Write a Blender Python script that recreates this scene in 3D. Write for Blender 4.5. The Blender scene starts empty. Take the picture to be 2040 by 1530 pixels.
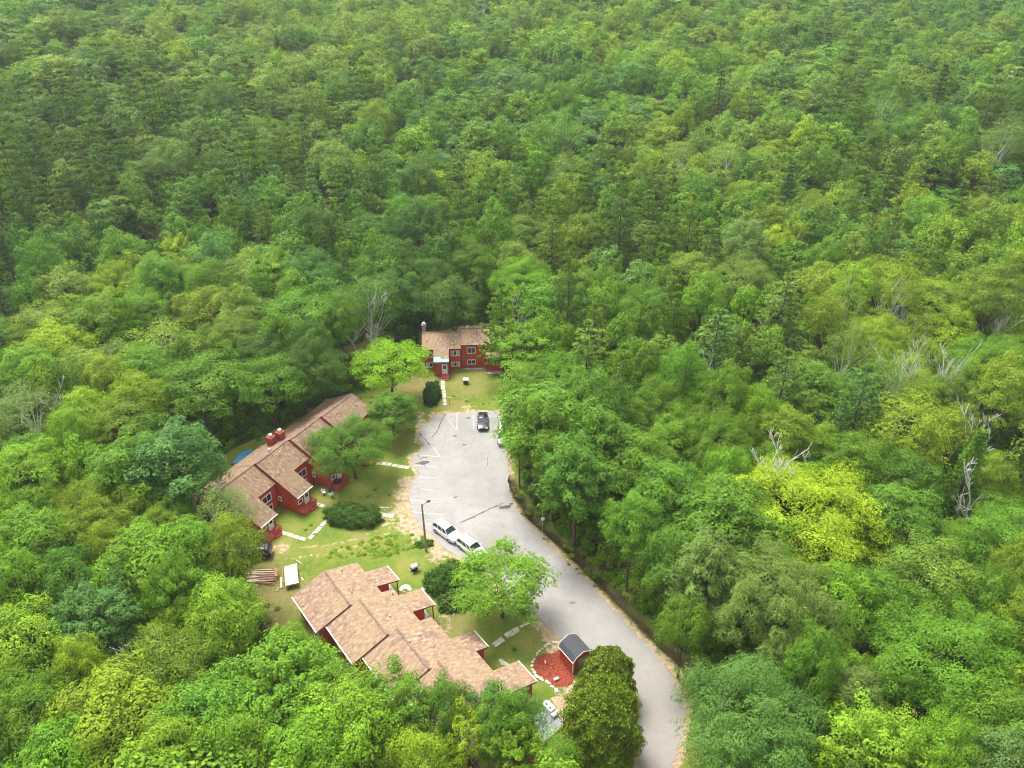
import bpy, bmesh, math, random
import numpy as np
from mathutils import Vector, Matrix

# ---------------------------------------------------------------- camera, sky, sun, exposure
scene = bpy.context.scene
COL = scene.collection
F_PX, PITCH, CAM_H = 1600.0, math.radians(32.0), 74.7          # focal length in pixels of a 2040 px wide frame
cam_d = bpy.data.cameras.new('camera')
cam_d.sensor_width = 36.0
cam_d.lens = 36.0 * F_PX / 2040.0
cam_d.clip_start = 0.5
cam_d.clip_end = 3000
cam = bpy.data.objects.new('camera', cam_d)
COL.objects.link(cam)
cam.location = (0, 0, CAM_H)
cam.rotation_euler = (math.pi / 2 - PITCH, 0, 0)
scene.camera = cam

SUN_EL, SUN_AZ = math.radians(66), math.radians(-38)           # azimuth clockwise from +Y: light from behind and left of the houses
w = bpy.data.worlds.new('World')
scene.world = w
w.use_nodes = True
nt = w.node_tree
nt.nodes.clear()
sky = nt.nodes.new('ShaderNodeTexSky')
sky.sky_type = 'NISHITA'
sky.sun_disc = False
sky.sun_elevation = SUN_EL
sky.sun_rotation = SUN_AZ
sky.air_density = 1.0
sky.dust_density = 3.0
hs = nt.nodes.new('ShaderNodeHueSaturation')
hs.inputs['Saturation'].default_value = 0.18                   # an overcast sky is nearly white
bg = nt.nodes.new('ShaderNodeBackground')
bg.inputs['Strength'].default_value = 0.115
wo = nt.nodes.new('ShaderNodeOutputWorld')
nt.links.new(sky.outputs[0], hs.inputs['Color'])
nt.links.new(hs.outputs[0], bg.inputs['Color'])
nt.links.new(bg.outputs[0], wo.inputs['Surface'])

sun_d = bpy.data.lights.new('sun', 'SUN')
sun_d.energy = 1.5
sun_d.angle = math.radians(22)
sun_d.color = (1.0, 0.96, 0.88)
sun = bpy.data.objects.new('sun', sun_d)
COL.objects.link(sun)
sdir = Vector((math.sin(SUN_AZ) * math.cos(SUN_EL), math.cos(SUN_AZ) * math.cos(SUN_EL), math.sin(SUN_EL)))
sun.rotation_euler = sdir.to_track_quat('Z', 'Y').to_euler()
sun.location = (0, 0, 200)

scene.view_settings.view_transform = 'Standard'
scene.view_settings.look = 'None'
scene.view_settings.exposure = 1.74
scene.view_settings.gamma = 1.0
scene.view_settings.use_curve_mapping = False
scene.render.engine = 'CYCLES'
scene.cycles.max_bounces = 6
scene.cycles.diffuse_bounces = 3
scene.cycles.transmission_bounces = 3
scene.cycles.volume_bounces = 0
scene.cycles.use_denoising = True
scene.cycles.filter_width = 1.05

rng = np.random.default_rng(7)
random.seed(7)


# ---------------------------------------------------------------- survey: a photo pixel (2040 x 1530) at height z becomes a point
def at(u, v, z=0.0):
    a = (u - 1020) / F_PX
    b = (v - 765) / F_PX
    dy = math.cos(PITCH) - b * math.sin(PITCH)
    dz = -math.sin(PITCH) - b * math.cos(PITCH)
    t = (z - CAM_H) / dz
    return (a * t, dy * t)


def proj(x, y, z):
    dz = z - CAM_H
    Z = y * math.cos(PITCH) - dz * math.sin(PITCH)
    Y = -(y * math.sin(PITCH) + dz * math.cos(PITCH))
    return 1020 + F_PX * x / Z, 765 + F_PX * Y / Z, Z


def in_poly(x, y, poly):
    x = np.asarray(x, float)
    y = np.asarray(y, float)
    r = np.zeros(x.shape, bool)
    n = len(poly)
    for i in range(n):
        x0, y0 = poly[i]
        x1, y1 = poly[(i + 1) % n]
        if y0 == y1:
            continue
        c = ((y0 > y) != (y1 > y)) & (x < (x1 - x0) * (y - y0) / (y1 - y0) + x0)
        r ^= c
    return r


def dist_line(x, y, pts, closed=False):
    d = np.full(np.asarray(x).shape, 1e9)
    n = len(pts)
    for i in range(n if closed else n - 1):
        ax, ay = pts[i]
        bx, by = pts[(i + 1) % n]
        vx, vy = bx - ax, by - ay
        L = vx * vx + vy * vy + 1e-9
        t = np.clip(((x - ax) * vx + (y - ay) * vy) / L, 0, 1)
        d = np.minimum(d, np.hypot(x - ax - t * vx, y - ay - t * vy))
    return d


def smooth(a, b, x):
    t = np.clip((x - a) / (b - a), 0, 1)
    return t * t * (3 - 2 * t)


def vnoise(x, y, s, seed=0):
    r = np.random.default_rng(seed)
    g = r.random((64, 64))
    fx, fy = np.asarray(x) / s, np.asarray(y) / s
    ix, iy = np.floor(fx).astype(int), np.floor(fy).astype(int)
    tx, ty = fx - ix, fy - iy
    tx, ty = tx * tx * (3 - 2 * tx), ty * ty * (3 - 2 * ty)
    G = lambda i, j: g[i % 64, j % 64]
    return (G(ix, iy) * (1 - tx) * (1 - ty) + G(ix + 1, iy) * tx * (1 - ty) + G(ix, iy + 1) * (1 - tx) * ty + G(ix + 1, iy + 1) * tx * ty) * 2 - 1


DITCH = [at(*q) for q in [(1018, 955), (1032, 985), (1062, 1030), (1100, 1062), (1140, 1098), (1185, 1142), (1228, 1188), (1272, 1232), (1318, 1277), (1369, 1325), (1400, 1380), (1420, 1440), (1420, 1560)]]
PAVE = [at(*q) for q in [(865, 826), (950, 821), (1003, 819), (1006, 860), (1011, 896), (1013, 972), (1019, 999), (1034, 1022), (1058, 1049), (1092, 1085), (1130, 1124),
        (1186, 1176), (1242, 1236), (1290, 1284), (1320, 1321), (1352, 1377), (1366, 1422), (1360, 1465), (1340, 1520), (1325, 1590), (1310, 1700), (1255, 1700), (1268, 1590), (1274, 1530), (1276, 1481), (1274, 1425),
        (1262, 1385), (1236, 1345), (1180, 1318), (1115, 1273), (1063, 1221), (1040, 1205), (1010, 1180), (960, 1135), (905, 1105), (880, 1088), (860, 1064),
        (835, 1046), (820, 1022), (816, 998), (816, 975), (821, 958), (836, 948), (836, 938), (820, 924), (821, 908), (839, 901), (846, 884), (832, 877), (838, 845), (862, 841)]]
CLEAR = [at(*q) for q in [(835, 662), (990, 640), (1000, 740), (1012, 820), (1032, 900), (1040, 960), (1052, 985), (1090, 1030), (1145, 1088), (1205, 1148), (1265, 1203), (1325, 1260), (1390, 1330), (1430, 1420), (1430, 1560),
        (1330, 1760), (1200, 1760), (1000, 1600), (760, 1500), (560, 1300), (520, 1220), (470, 1160), (470, 1100), (440, 1050), (400, 1000), (385, 960), (440, 905), (560, 850), (690, 790), (770, 760), (820, 740)]]


def ground_z(x, y):
    x = np.asarray(x, float)
    y = np.asarray(y, float)
    inside = in_poly(x, y, CLEAR)
    dc = np.where(inside, 0, dist_line(x, y, CLEAR, True))
    far = smooth(10, 90, dc)
    z = far * (vnoise(x, y, 55, 1) * 3.2 + vnoise(x, y, 23, 2) * 1.0)
    z = z + smooth(140, 620, y) * 26 + smooth(60, 260, np.abs(x)) * 5 * smooth(100, 260, y)
    z = z - 2.5 * np.exp(-((y - 175 - x * 0.1) / 22) ** 2) * smooth(15, 60, dc)
    dd = dist_line(x, y, DITCH)
    z = z - 0.75 * (1 - smooth(0.15, 1.15, dd)) + 0.0
    return z


def gz(x, y):
    return float(ground_z(np.array([x]), np.array([y]))[0])


# ---------------------------------------------------------------- materials
def new_mat(name):
    m = bpy.data.materials.new(name)
    m.use_nodes = True
    t = m.node_tree
    t.nodes.clear()
    out = t.nodes.new('ShaderNodeOutputMaterial')
    p = t.nodes.new('ShaderNodeBsdfPrincipled')
    t.links.new(p.outputs[0], out.inputs[0])
    return m, t, p, out


def N(t, kind, **kw):
    n = t.nodes.new(kind)
    for k, v in kw.items():
        if k in n.inputs.keys() if hasattr(n.inputs, 'keys') else False:
            n.inputs[k].default_value = v
        else:
            setattr(n, k, v)
    return n


def noise(t, vec, scale, detail=3, rough=0.6):
    n = t.nodes.new('ShaderNodeTexNoise')
    n.inputs['Scale'].default_value = scale
    n.inputs['Detail'].default_value = detail
    n.inputs['Roughness'].default_value = rough
    if vec is not None:
        t.links.new(vec, n.inputs['Vector'])
    return n.outputs['Fac']


def ramp(t, fac, stops):
    r = t.nodes.new('ShaderNodeValToRGB')
    els = r.color_ramp.elements
    while len(els) < len(stops):
        els.new(0.5)
    for e, (p, c) in zip(els, stops):
        e.position = p
        e.color = (*c, 1) if len(c) == 3 else c
    t.links.new(fac, r.inputs[0])
    return r.outputs[0]


def mix(t, fac, a, b, mode='MIX'):
    m = t.nodes.new('ShaderNodeMix')
    m.data_type = 'RGBA'
    m.blend_type = mode
    for i, v in ((0, fac), (6, a), (7, b)):
        if isinstance(v, (int, float)):
            m.inputs[i].default_value = v
        elif isinstance(v, (tuple, list)):
            m.inputs[i].default_value = (*v, 1)
        else:
            t.links.new(v, m.inputs[i])
    return m.outputs[2]


def math_n(t, op, a, b=0.0, c=0.0):
    m = t.nodes.new('ShaderNodeMath')
    m.operation = op
    for i, v in enumerate((a, b, c)):
        if isinstance(v, (int, float)):
            m.inputs[i].default_value = v
        else:
            t.links.new(v, m.inputs[i])
    return m.outputs[0]


def bump(t, p, h, strength=0.4, dist=0.03):
    b = t.nodes.new('ShaderNodeBump')
    b.inputs['Strength'].default_value = strength
    b.inputs['Distance'].default_value = dist
    t.links.new(h, b.inputs['Height'])
    t.links.new(b.outputs[0], p.inputs['Normal'])


def simple(name, col, rough=0.7, metal=0.0, var=0.15, scale=6.0, spec=0.4, coat=0.0):
    m, t, p, o = new_mat(name)
    tc = t.nodes.new('ShaderNodeTexCoord')
    f = noise(t, tc.outputs['Object'], scale, 4)
    c2 = tuple(max(0, c * (1 - var * 1.6)) for c in col)
    c1 = tuple(min(1, c * (1 + var * 0.8)) for c in col)
    t.links.new(ramp(t, f, [(0.3, c2), (0.7, c1)]), p.inputs['Base Color'])
    p.inputs['Roughness'].default_value = rough
    p.inputs['Metallic'].default_value = metal
    p.inputs['Specular IOR Level'].default_value = spec
    p.inputs['Coat Weight'].default_value = coat
    return m


def mat_leaf(name, rough=0.6, trans=0.33, spec=0.15):
    m, t, p, out = new_mat(name)
    at_ = t.nodes.new('ShaderNodeAttribute')
    at_.attribute_type = 'INSTANCER'
    at_.attribute_name = 'tint'
    va = t.nodes.new('ShaderNodeAttribute')
    va.attribute_type = 'GEOMETRY'
    va.attribute_name = 'var'
    sep = t.nodes.new('ShaderNodeSeparateColor')
    t.links.new(va.outputs['Color'], sep.inputs[0])
    # leaf to leaf: value (red), leaf to leaf hue (green), spray to spray value (blue)
    v = math_n(t, 'MULTIPLY_ADD', sep.outputs[0], 0.75, 0.62)
    v2 = math_n(t, 'MULTIPLY_ADD', sep.outputs[2], 0.5, 0.75)
    vv = math_n(t, 'MULTIPLY', v, v2)
    c = mix(t, math_n(t, 'MULTIPLY', sep.outputs[1], 0.22), at_.outputs['Color'], (0.30, 0.27, 0.03))
    h = t.nodes.new('ShaderNodeHueSaturation')
    t.links.new(vv, h.inputs['Value'])
    t.links.new(c, h.inputs['Color'])
    t.links.new(h.outputs[0], p.inputs['Base Color'])
    p.inputs['Roughness'].default_value = rough
    p.inputs['Specular IOR Level'].default_value = spec
    tr = t.nodes.new('ShaderNodeBsdfTranslucent')
    c3 = mix(t, 1.0, h.outputs[0], (1.0, 1.05, 0.45), 'MULTIPLY')
    t.links.new(c3, tr.inputs['Color'])
    ms = t.nodes.new('ShaderNodeMixShader')
    ms.inputs[0].default_value = trans
    t.links.new(p.outputs[0], ms.inputs[1])
    t.links.new(tr.outputs[0], ms.inputs[2])
    t.links.new(ms.outputs[0], out.inputs[0])
    return m


def mat_shingle(name, k=1.0):
    m, t, p, o = new_mat(name)
    uv = t.nodes.new('ShaderNodeUVMap')
    mp = t.nodes.new('ShaderNodeMapping')
    mp.inputs['Scale'].default_value = (1.5, 0.75, 1)
    mp.inputs['Rotation'].default_value = (0, 0, 0.5)
    t.links.new(uv.outputs[0], mp.inputs[0])
    tc = t.nodes.new('ShaderNodeTexCoord')
    n1 = noise(t, mp.outputs[0], 1.9, 4, 0.65)
    n2 = noise(t, tc.outputs['Object'], 0.28, 4, 0.6)
    n3 = noise(t, tc.outputs['Object'], 0.9, 3, 0.6)
    br = t.nodes.new('ShaderNodeTexBrick')
    br.inputs['Scale'].default_value = 1.0
    br.inputs['Brick Width'].default_value = 0.32
    br.inputs['Row Height'].default_value = 0.15
    br.inputs['Mortar Size'].default_value = 0.012
    br.inputs['Color1'].default_value = (0.28, 0.28, 0.28, 1)
    br.inputs['Color2'].default_value = (0.98, 0.98, 0.98, 1)
    br.inputs['Mortar'].default_value = (0.3, 0.3, 0.3, 1)
    t.links.new(uv.outputs[0], br.inputs['Vector'])
    base = ramp(t, n1, [(0.30, (0.165, 0.106, 0.076)), (0.43, (0.270, 0.176, 0.120)), (0.56, (0.360, 0.243, 0.163)), (0.68, (0.52, 0.395, 0.255))])
    base = mix(t, ramp(t, n2, [(0.42, (0, 0, 0)), (0.62, (1, 1, 1))]), base, mix(t, 0.5, base, (0.34, 0.25, 0.14)))
    base = mix(t, ramp(t, n3, [(0.56, (0, 0, 0)), (0.70, (0.6, 0.6, 0.6))]), base, (0.15, 0.10, 0.085))
    c = mix(t, 0.22, base, mix(t, 1.0, base, br.outputs['Color'], 'MULTIPLY'))
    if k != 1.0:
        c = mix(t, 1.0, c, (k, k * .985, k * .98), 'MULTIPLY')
    t.links.new(c, p.inputs['Base Color'])
    p.inputs['Roughness'].default_value = 0.92
    p.inputs['Specular IOR Level'].default_value = 0.2
    bump(t, p, br.outputs['Fac'], 0.5, 0.02)
    return m


def mat_siding(name, col, col2):
    m, t, p, o = new_mat(name)
    uv = t.nodes.new('ShaderNodeUVMap')
    sx = t.nodes.new('ShaderNodeSeparateXYZ')
    t.links.new(uv.outputs[0], sx.inputs[0])
    fr = math_n(t, 'FRACT', math_n(t, 'DIVIDE', sx.outputs[0], 0.21))
    groove = math_n(t, 'LESS_THAN', fr, 0.10)
    tc = t.nodes.new('ShaderNodeTexCoord')
    n1 = noise(t, tc.outputs['Object'], 1.3, 5, 0.65)
    c = ramp(t, n1, [(0.3, col2), (0.7, col)])
    c = mix(t, math_n(t, 'MULTIPLY', groove, 0.45), c, tuple(x * 0.35 for x in col2))
    t.links.new(c, p.inputs['Base Color'])
    p.inputs['Roughness'].default_value = 0.75
    p.inputs['Specular IOR Level'].default_value = 0.25
    bump(t, p, math_n(t, 'SUBTRACT', 1.0, groove), 0.6, 0.02)
    return m


def mat_pave(name):
    m, t, p, o = new_mat(name)
    tc = t.nodes.new('ShaderNodeTexCoord')
    P = tc.outputs['Object']
    n1 = noise(t, P, 0.11, 5, 0.6)
    n2 = noise(t, P, 0.9, 5, 0.7)
    n3 = noise(t, P, 9.0, 3, 0.7)
    c = ramp(t, n1, [(0.32, (0.250, 0.238, 0.222)), (0.52, (0.300, 0.286, 0.268)), (0.7, (0.335, 0.320, 0.300))])
    c = mix(t, ramp(t, n2, [(0.35, (0.42, 0.42, 0.42)), (0.55, (0, 0, 0))]), c, (0.215, 0.205, 0.19))
    c = mix(t, 0.35, c, mix(t, 1.0, c, ramp(t, n3, [(0.3, (0.55, 0.55, 0.55)), (0.7, (1.3, 1.3, 1.3))]), 'MULTIPLY'))
    v = t.nodes.new('ShaderNodeTexVoronoi')
    v.feature = 'DISTANCE_TO_EDGE'
    v.inputs['Scale'].default_value = 0.22
    wv = t.nodes.new('ShaderNodeVectorMath')
    wv.operation = 'ADD'
    nn_ = t.nodes.new('ShaderNodeTexNoise')
    nn_.inputs['Scale'].default_value = 0.9
    nn_.inputs['Detail'].default_value = 4
    t.links.new(P, nn_.inputs['Vector'])
    t.links.new(P, wv.inputs[0])
    t.links.new(nn_.outputs['Color'], wv.inputs[1])
    t.links.new(wv.outputs[0], v.inputs['Vector'])
    crack = ramp(t, v.outputs['Distance'], [(0.002, (0.13, 0.13, 0.13)), (0.012, (0, 0, 0))])
    c = mix(t, crack, c, (0.13, 0.12, 0.11))
    n6 = noise(t, P, 0.4, 6, 0.75)
    c = mix(t, ramp(t, n6, [(0.55, (0, 0, 0)), (0.75, (0.55, 0.55, 0.55))]), c, (0.20, 0.185, 0.165))
    # gravelly, sandier surface where the lot narrows to the old drive (nearer the camera)
    sp = t.nodes.new('ShaderNodeSeparateXYZ')
    t.links.new(P, sp.inputs[0])
    mr = t.nodes.new('ShaderNodeMapRange')
    mr.inputs[1].default_value = 74
    mr.inputs[2].default_value = 50
    t.links.new(sp.outputs[1], mr.inputs[0])
    n4 = noise(t, P, 0.35, 4, 0.7)
    f = math_n(t, 'MULTIPLY', mr.outputs[0], ramp(t, n4, [(0.3, (0.25, 0.25, 0.25)), (0.65, (1, 1, 1))]))
    c = mix(t, math_n(t, 'MULTIPLY', f, 0.75), c, (0.285, 0.25, 0.215))
    t.links.new(c, p.inputs['Base Color'])
    p.inputs['Roughness'].default_value = 0.93
    p.inputs['Specular IOR Level'].default_value = 0.2
    bump(t, p, n3, 0.3, 0.02)
    return m


def mat_ground(name):
    m, t, p, o = new_mat(name)
    tc = t.nodes.new('ShaderNodeTexCoord')
    P = tc.outputs['Object']
    a = t.nodes.new('ShaderNodeAttribute')
    a.attribute_name = 'zone'
    sp = t.nodes.new('ShaderNodeSeparateColor')
    t.links.new(a.outputs['Color'], sp.inputs[0])
    n1 = noise(t, P, 0.22, 5, 0.65)
    n2 = noise(t, P, 1.4, 5, 0.7)
    n3 = noise(t, P, 7.0, 4, 0.75)
    grass = ramp(t, n1, [(0.30, (0.070, 0.145, 0.016)), (0.46, (0.118, 0.185, 0.022)), (0.58, (0.185, 0.212, 0.042)), (0.70, (0.255, 0.220, 0.085))])
    grass = mix(t, ramp(t, n2, [(0.42, (0, 0, 0)), (0.68, (0.75, 0.75, 0.75))]), grass, (0.19, 0.195, 0.045))
    grass = mix(t, 0.7, grass, mix(t, 1.0, grass, ramp(t, n3, [(0.25, (0.35, 0.35, 0.35)), (0.75, (1.5, 1.5, 1.4))]), 'MULTIPLY'))
    dirt = ramp(t, n2, [(0.3, (0.22, 0.15, 0.09)), (0.5, (0.37, 0.28, 0.17)), (0.7, (0.52, 0.43, 0.29))])
    dirt = mix(t, 0.5, dirt, mix(t, 1.0, dirt, ramp(t, n3, [(0.3, (0.5, 0.5, 0.5)), (0.7, (1.35, 1.35, 1.35))]), 'MULTIPLY'))
    floor = ramp(t, n2, [(0.3, (0.028, 0.024, 0.012)), (0.55, (0.05, 0.052, 0.018)), (0.75, (0.05, 0.085, 0.018))])
    # dry, browner lawn
    dry = ramp(t, n2, [(0.3, (0.14, 0.135, 0.035)), (0.6, (0.21, 0.18, 0.07))])
    k = lambda ch, amp: math_n(t, 'MULTIPLY', 1.0, math_n(t, 'ADD', ch, math_n(t, 'MULTIPLY', math_n(t, 'SUBTRACT', n2, 0.5), amp)))
    thr = lambda f: ramp(t, f, [(0.34, (0, 0, 0)), (0.62, (1, 1, 1))])
    c = mix(t, thr(k(sp.outputs[2], 1.3)), grass, dry)
    c = mix(t, thr(k(sp.outputs[0], 1.6)), c, dirt)
    c = mix(t, thr(k(sp.outputs[1], 0.7)), c, floor)
    ditch = t.nodes.new('ShaderNodeAttribute')
    ditch.attribute_name = 'ditch_dark'
    c = mix(t, ditch.outputs['Fac'], c, ramp(t, n2, [(0.3, (0.035, 0.022, 0.012)), (0.7, (0.10, 0.065, 0.035))]))
    t.links.new(c, p.inputs['Base Color'])
    p.inputs['Roughness'].default_value = 0.95
    p.inputs['Specular IOR Level'].default_value = 0.15
    bump(t, p, n3, 0.8, 0.08)
    return m


M = {}
M['leaf'] = mat_leaf('leaf')
M['needle'] = mat_leaf('needle', 0.65, 0.22, 0.12)
M['bark'] = simple('bark', (0.105, 0.09, 0.065), 0.9, var=0.35, scale=3)
M['pale_bark'] = simple('pale_bark', (0.60, 0.58, 0.53), 0.85, var=0.3, scale=4)
M['dead_wood'] = simple('dead_wood', (0.62, 0.60, 0.56), 0.85, var=0.25, scale=3)
M['shingle'] = mat_shingle('shingle')
M['shaded_shingle'] = mat_shingle('shaded_shingle', 0.76)  # same tan shingle darkened: shade on the stepped house's right slopes put into colour
M['grey_shingle'] = simple('grey_shingle', (0.075, 0.078, 0.088), 0.9, var=0.4, scale=9)
M['siding'] = mat_siding('siding', (0.54, 0.090, 0.055), (0.42, 0.062, 0.040))
M['red_trim'] = simple('red_trim', (0.20, 0.030, 0.022), 0.7)
M['white'] = simple('white_paint', (0.78, 0.77, 0.74), 0.5, var=0.06)
M['cream'] = simple('cream_paint', (0.70, 0.66, 0.52), 0.6, var=0.1)
M['glass'] = simple('window_glass', (0.035, 0.045, 0.055), 0.08, var=0.3, spec=0.8, scale=1.5)
M['curtain'] = simple('curtain', (0.42, 0.42, 0.43), 0.8, var=0.3, scale=5)
M['pave'] = mat_pave('worn_asphalt')
M['ground'] = mat_ground('lawn_and_soil')
M['line'] = simple('worn_line_paint', (0.50, 0.50, 0.48), 0.8, var=0.3, scale=3)
M['tar'] = simple('tar', (0.085, 0.083, 0.083), 0.75, var=0.4, scale=4)
M['patch'] = simple('asphalt_patch', (0.16, 0.157, 0.15), 0.9, var=0.4, scale=2.5)
M['slab'] = simple('concrete_slab', (0.50, 0.47, 0.38), 0.9, var=0.25, scale=2)
M['grey_slab'] = simple('grey_concrete', (0.26, 0.27, 0.275), 0.9, var=0.2, scale=1.5)
M['mulch'] = simple('red_mulch', (0.27, 0.050, 0.024), 0.95, var=0.5, scale=5)
M['stone'] = simple('pale_stone', (0.60, 0.54, 0.44), 0.9, var=0.25, scale=5)
M['brick'] = simple('red_chimney', (0.34, 0.06, 0.045), 0.85, var=0.3, scale=6)
M['metal'] = simple('galvanised_metal', (0.45, 0.46, 0.47), 0.4, 0.7, var=0.15)
M['black'] = simple('black_plastic', (0.02, 0.02, 0.022), 0.5, var=0.2)
M['dark_metal'] = simple('dark_metal', (0.06, 0.065, 0.07), 0.45, 0.3)
M['plastic'] = simple('white_plastic', (0.80, 0.80, 0.80), 0.4, var=0.04)
M['wood'] = simple('pole_wood', (0.34, 0.26, 0.20), 0.85, var=0.3, scale=3)
M['lumber'] = simple('fresh_lumber', (0.58, 0.46, 0.31), 0.7, var=0.2, scale=4)
M['lumber_red'] = simple('stained_lumber', (0.36, 0.17, 0.11), 0.75, var=0.25, scale=4)
M['plywood'] = simple('plywood', (0.58, 0.51, 0.39), 0.7, var=0.08, scale=2)
M['teal'] = simple('teal_metal', (0.19, 0.36, 0.35), 0.45, 0.1, var=0.15, scale=3)
M['blue'] = simple('blue_tarp', (0.02, 0.22, 0.42), 0.5, var=0.25, scale=2)
M['yellow'] = simple('yellow_paint', (0.75, 0.68, 0.03), 0.5, var=0.05)
M['car_white'] = simple('white_car_paint', (0.80, 0.80, 0.81), 0.25, var=0.02, coat=0.7)
M['car_silver'] = simple('silver_car_paint', (0.60, 0.63, 0.64), 0.25, 0.2, var=0.03, coat=0.7)
M['car_black'] = simple('black_car_paint', (0.012, 0.012, 0.014), 0.22, var=0.1, coat=0.7)
M['car_grey'] = simple('pale_green_car_paint', (0.50, 0.56, 0.50), 0.25, 0.2, var=0.03, coat=0.6)
M['tyre'] = simple('tyre_rubber', (0.018, 0.018, 0.018), 0.85, var=0.1)
M['rim'] = simple('alloy', (0.42, 0.43, 0.45), 0.35, 0.8, var=0.05)
M['lamp'] = simple('headlamp_glass', (0.65, 0.67, 0.7), 0.12, 0.2, var=0.05)
M['tail'] = simple('tail_lamp', (0.6, 0.012, 0.015), 0.2, var=0.05)


# ---------------------------------------------------------------- mesh helpers
class MB:
    """collects polygons; build() links them as one mesh object"""

    def __init__(self):
        self.v, self.f, self.m, self.uv = [], [], [], []

    def poly(self, pts, mi=0, uv=None):
        i = len(self.v)
        self.v += [tuple(p) for p in pts]
        self.f.append(tuple(range(i, i + len(pts))))
        self.m.append(mi)
        self.uv.append(uv)

    def box(self, c, s, rot=0.0, mi=0, mat=None):
        x, y, z = s[0] / 2, s[1] / 2, s[2] / 2
        R = mat or Matrix.Rotation(rot, 3, 'Z')
        P = [Vector(c) + R @ Vector((a * x, b * y, d * z)) for a in (-1, 1) for b in (-1, 1) for d in (-1, 1)]
        for q in ((0, 1, 3, 2), (4, 6, 7, 5), (0, 4, 5, 1), (2, 3, 7, 6), (0, 2, 6, 4), (1, 5, 7, 3)):
            self.poly([P[k] for k in q], mi)

    def prism(self, pts, z0, z1, mi=0):
        a = sum(pts[i][0] * pts[(i + 1) % len(pts)][1] - pts[(i + 1) % len(pts)][0] * pts[i][1] for i in range(len(pts)))
        if a < 0:
            pts = pts[::-1]
        zf = z1 if callable(z1) else (lambda x, y: z1)
        zg = z0 if callable(z0) else (lambda x, y: z0)
        top = [(p[0], p[1], zf(*p)) for p in pts]
        bot = [(p[0], p[1], zg(*p)) for p in pts]
        self.poly(top, mi)
        self.poly(bot[::-1], mi)
        n = len(pts)
        for i in range(n):
            j = (i + 1) % n
            self.poly([bot[i], bot[j], top[j], top[i]], mi)

    def tube(self, pts, radii, n=6, mi=0, cap=True):
        pts = [Vector(p) for p in pts]
        rings = []
        for i, p in enumerate(pts):
            d = (pts[min(i + 1, len(pts) - 1)] - pts[max(i - 1, 0)])
            if d.length < 1e-6:
                d = Vector((0, 0, 1))
            d.normalize()
            a = d.cross(Vector((0.31, 0.95, 0.05))).normalized()
            b = d.cross(a)
            rings.append([p + (a * math.cos(6.28318 * k / n) + b * math.sin(6.28318 * k / n)) * radii[i] for k in range(n)])
        base = len(self.v)
        for r in rings:
            self.v += [tuple(q) for q in r]
        for i in range(len(rings) - 1):
            for k in range(n):
                k2 = (k + 1) % n
                self.f.append((base + i * n + k, base + i * n + k2, base + (i + 1) * n + k2, base + (i + 1) * n + k))
                self.m.append(mi)
                self.uv.append(None)
        if cap:
            self.f.append(tuple(base + k for k in range(n))[::-1])
            self.f.append(tuple(base + (len(rings) - 1) * n + k for k in range(n)))
            self.m += [mi, mi]
            self.uv += [None, None]

    def mesh(self, name, mats):
        me = bpy.data.meshes.new(name)
        me.from_pydata(self.v, [], self.f)
        if not isinstance(mats, (list, tuple)):
            mats = [mats]
        for m in mats:
            me.materials.append(m)
        me.polygons.foreach_set('material_index', self.m)
        if any(u is not None for u in self.uv):
            L = me.uv_layers.new(name='UVMap')
            k = 0
            for poly, u in zip(me.polygons, self.uv):
                for j, li in enumerate(poly.loop_indices):
                    L.data[li].uv = u[j] if u is not None else (0, 0)
        me.update()
        return me

    def build(self, name, mats, parent=None, bevel=0.0, smooth_=False):
        me = self.mesh(name, mats)
        if bevel:
            bm = bmesh.new()
            bm.from_mesh(me)
            bmesh.ops.remove_doubles(bm, verts=bm.verts, dist=1e-5)
            bmesh.ops.bevel(bm, geom=[e for e in bm.edges if len(e.link_faces) == 2 and e.calc_face_angle(0) > 0.5], offset=bevel, segments=2, affect='EDGES')
            bm.to_mesh(me)
            bm.free()
        if smooth_:
            me.polygons.foreach_set('use_smooth', [True] * len(me.polygons))
        o = bpy.data.objects.new(name, me)
        COL.objects.link(o)
        if parent is not None:
            o.parent = parent
        return o


def tag(o, label=None, cat=None, group=None, kind=None):
    if label:
        o['label'] = label
    if cat:
        o['category'] = cat
    if group:
        o['group'] = group
    if kind:
        o['kind'] = kind
    return o


def root(name, loc, label, cat, group=None, rz=0.0):
    o = bpy.data.objects.new(name, None)
    o.empty_display_size = 0.3
    COL.objects.link(o)
    o.location = loc
    o.rotation_euler = (0, 0, rz)
    return tag(o, label, cat, group)


def copy_tree(o, parent=None):
    c = o.copy()
    COL.objects.link(c)
    c.parent = parent
    for ch in list(KIDS.get(o, [])):
        KIDS.setdefault(c, []).append(copy_tree(ch, c))
    return c


KIDS = {}


# ---------------------------------------------------------------- ground and pavement
def grid_axis(dense0, dense1, step, lo, hi):
    a = list(np.arange(dense0, dense1 + 1e-6, step))
    s, x = step, dense1
    while x < hi:
        s *= 1.12
        x += min(s, 14)
        a.append(x)
    s, x = step, dense0
    while x > lo:
        s *= 1.12
        x -= min(s, 14)
        a.insert(0, x)
    return np.array(a)


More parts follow.
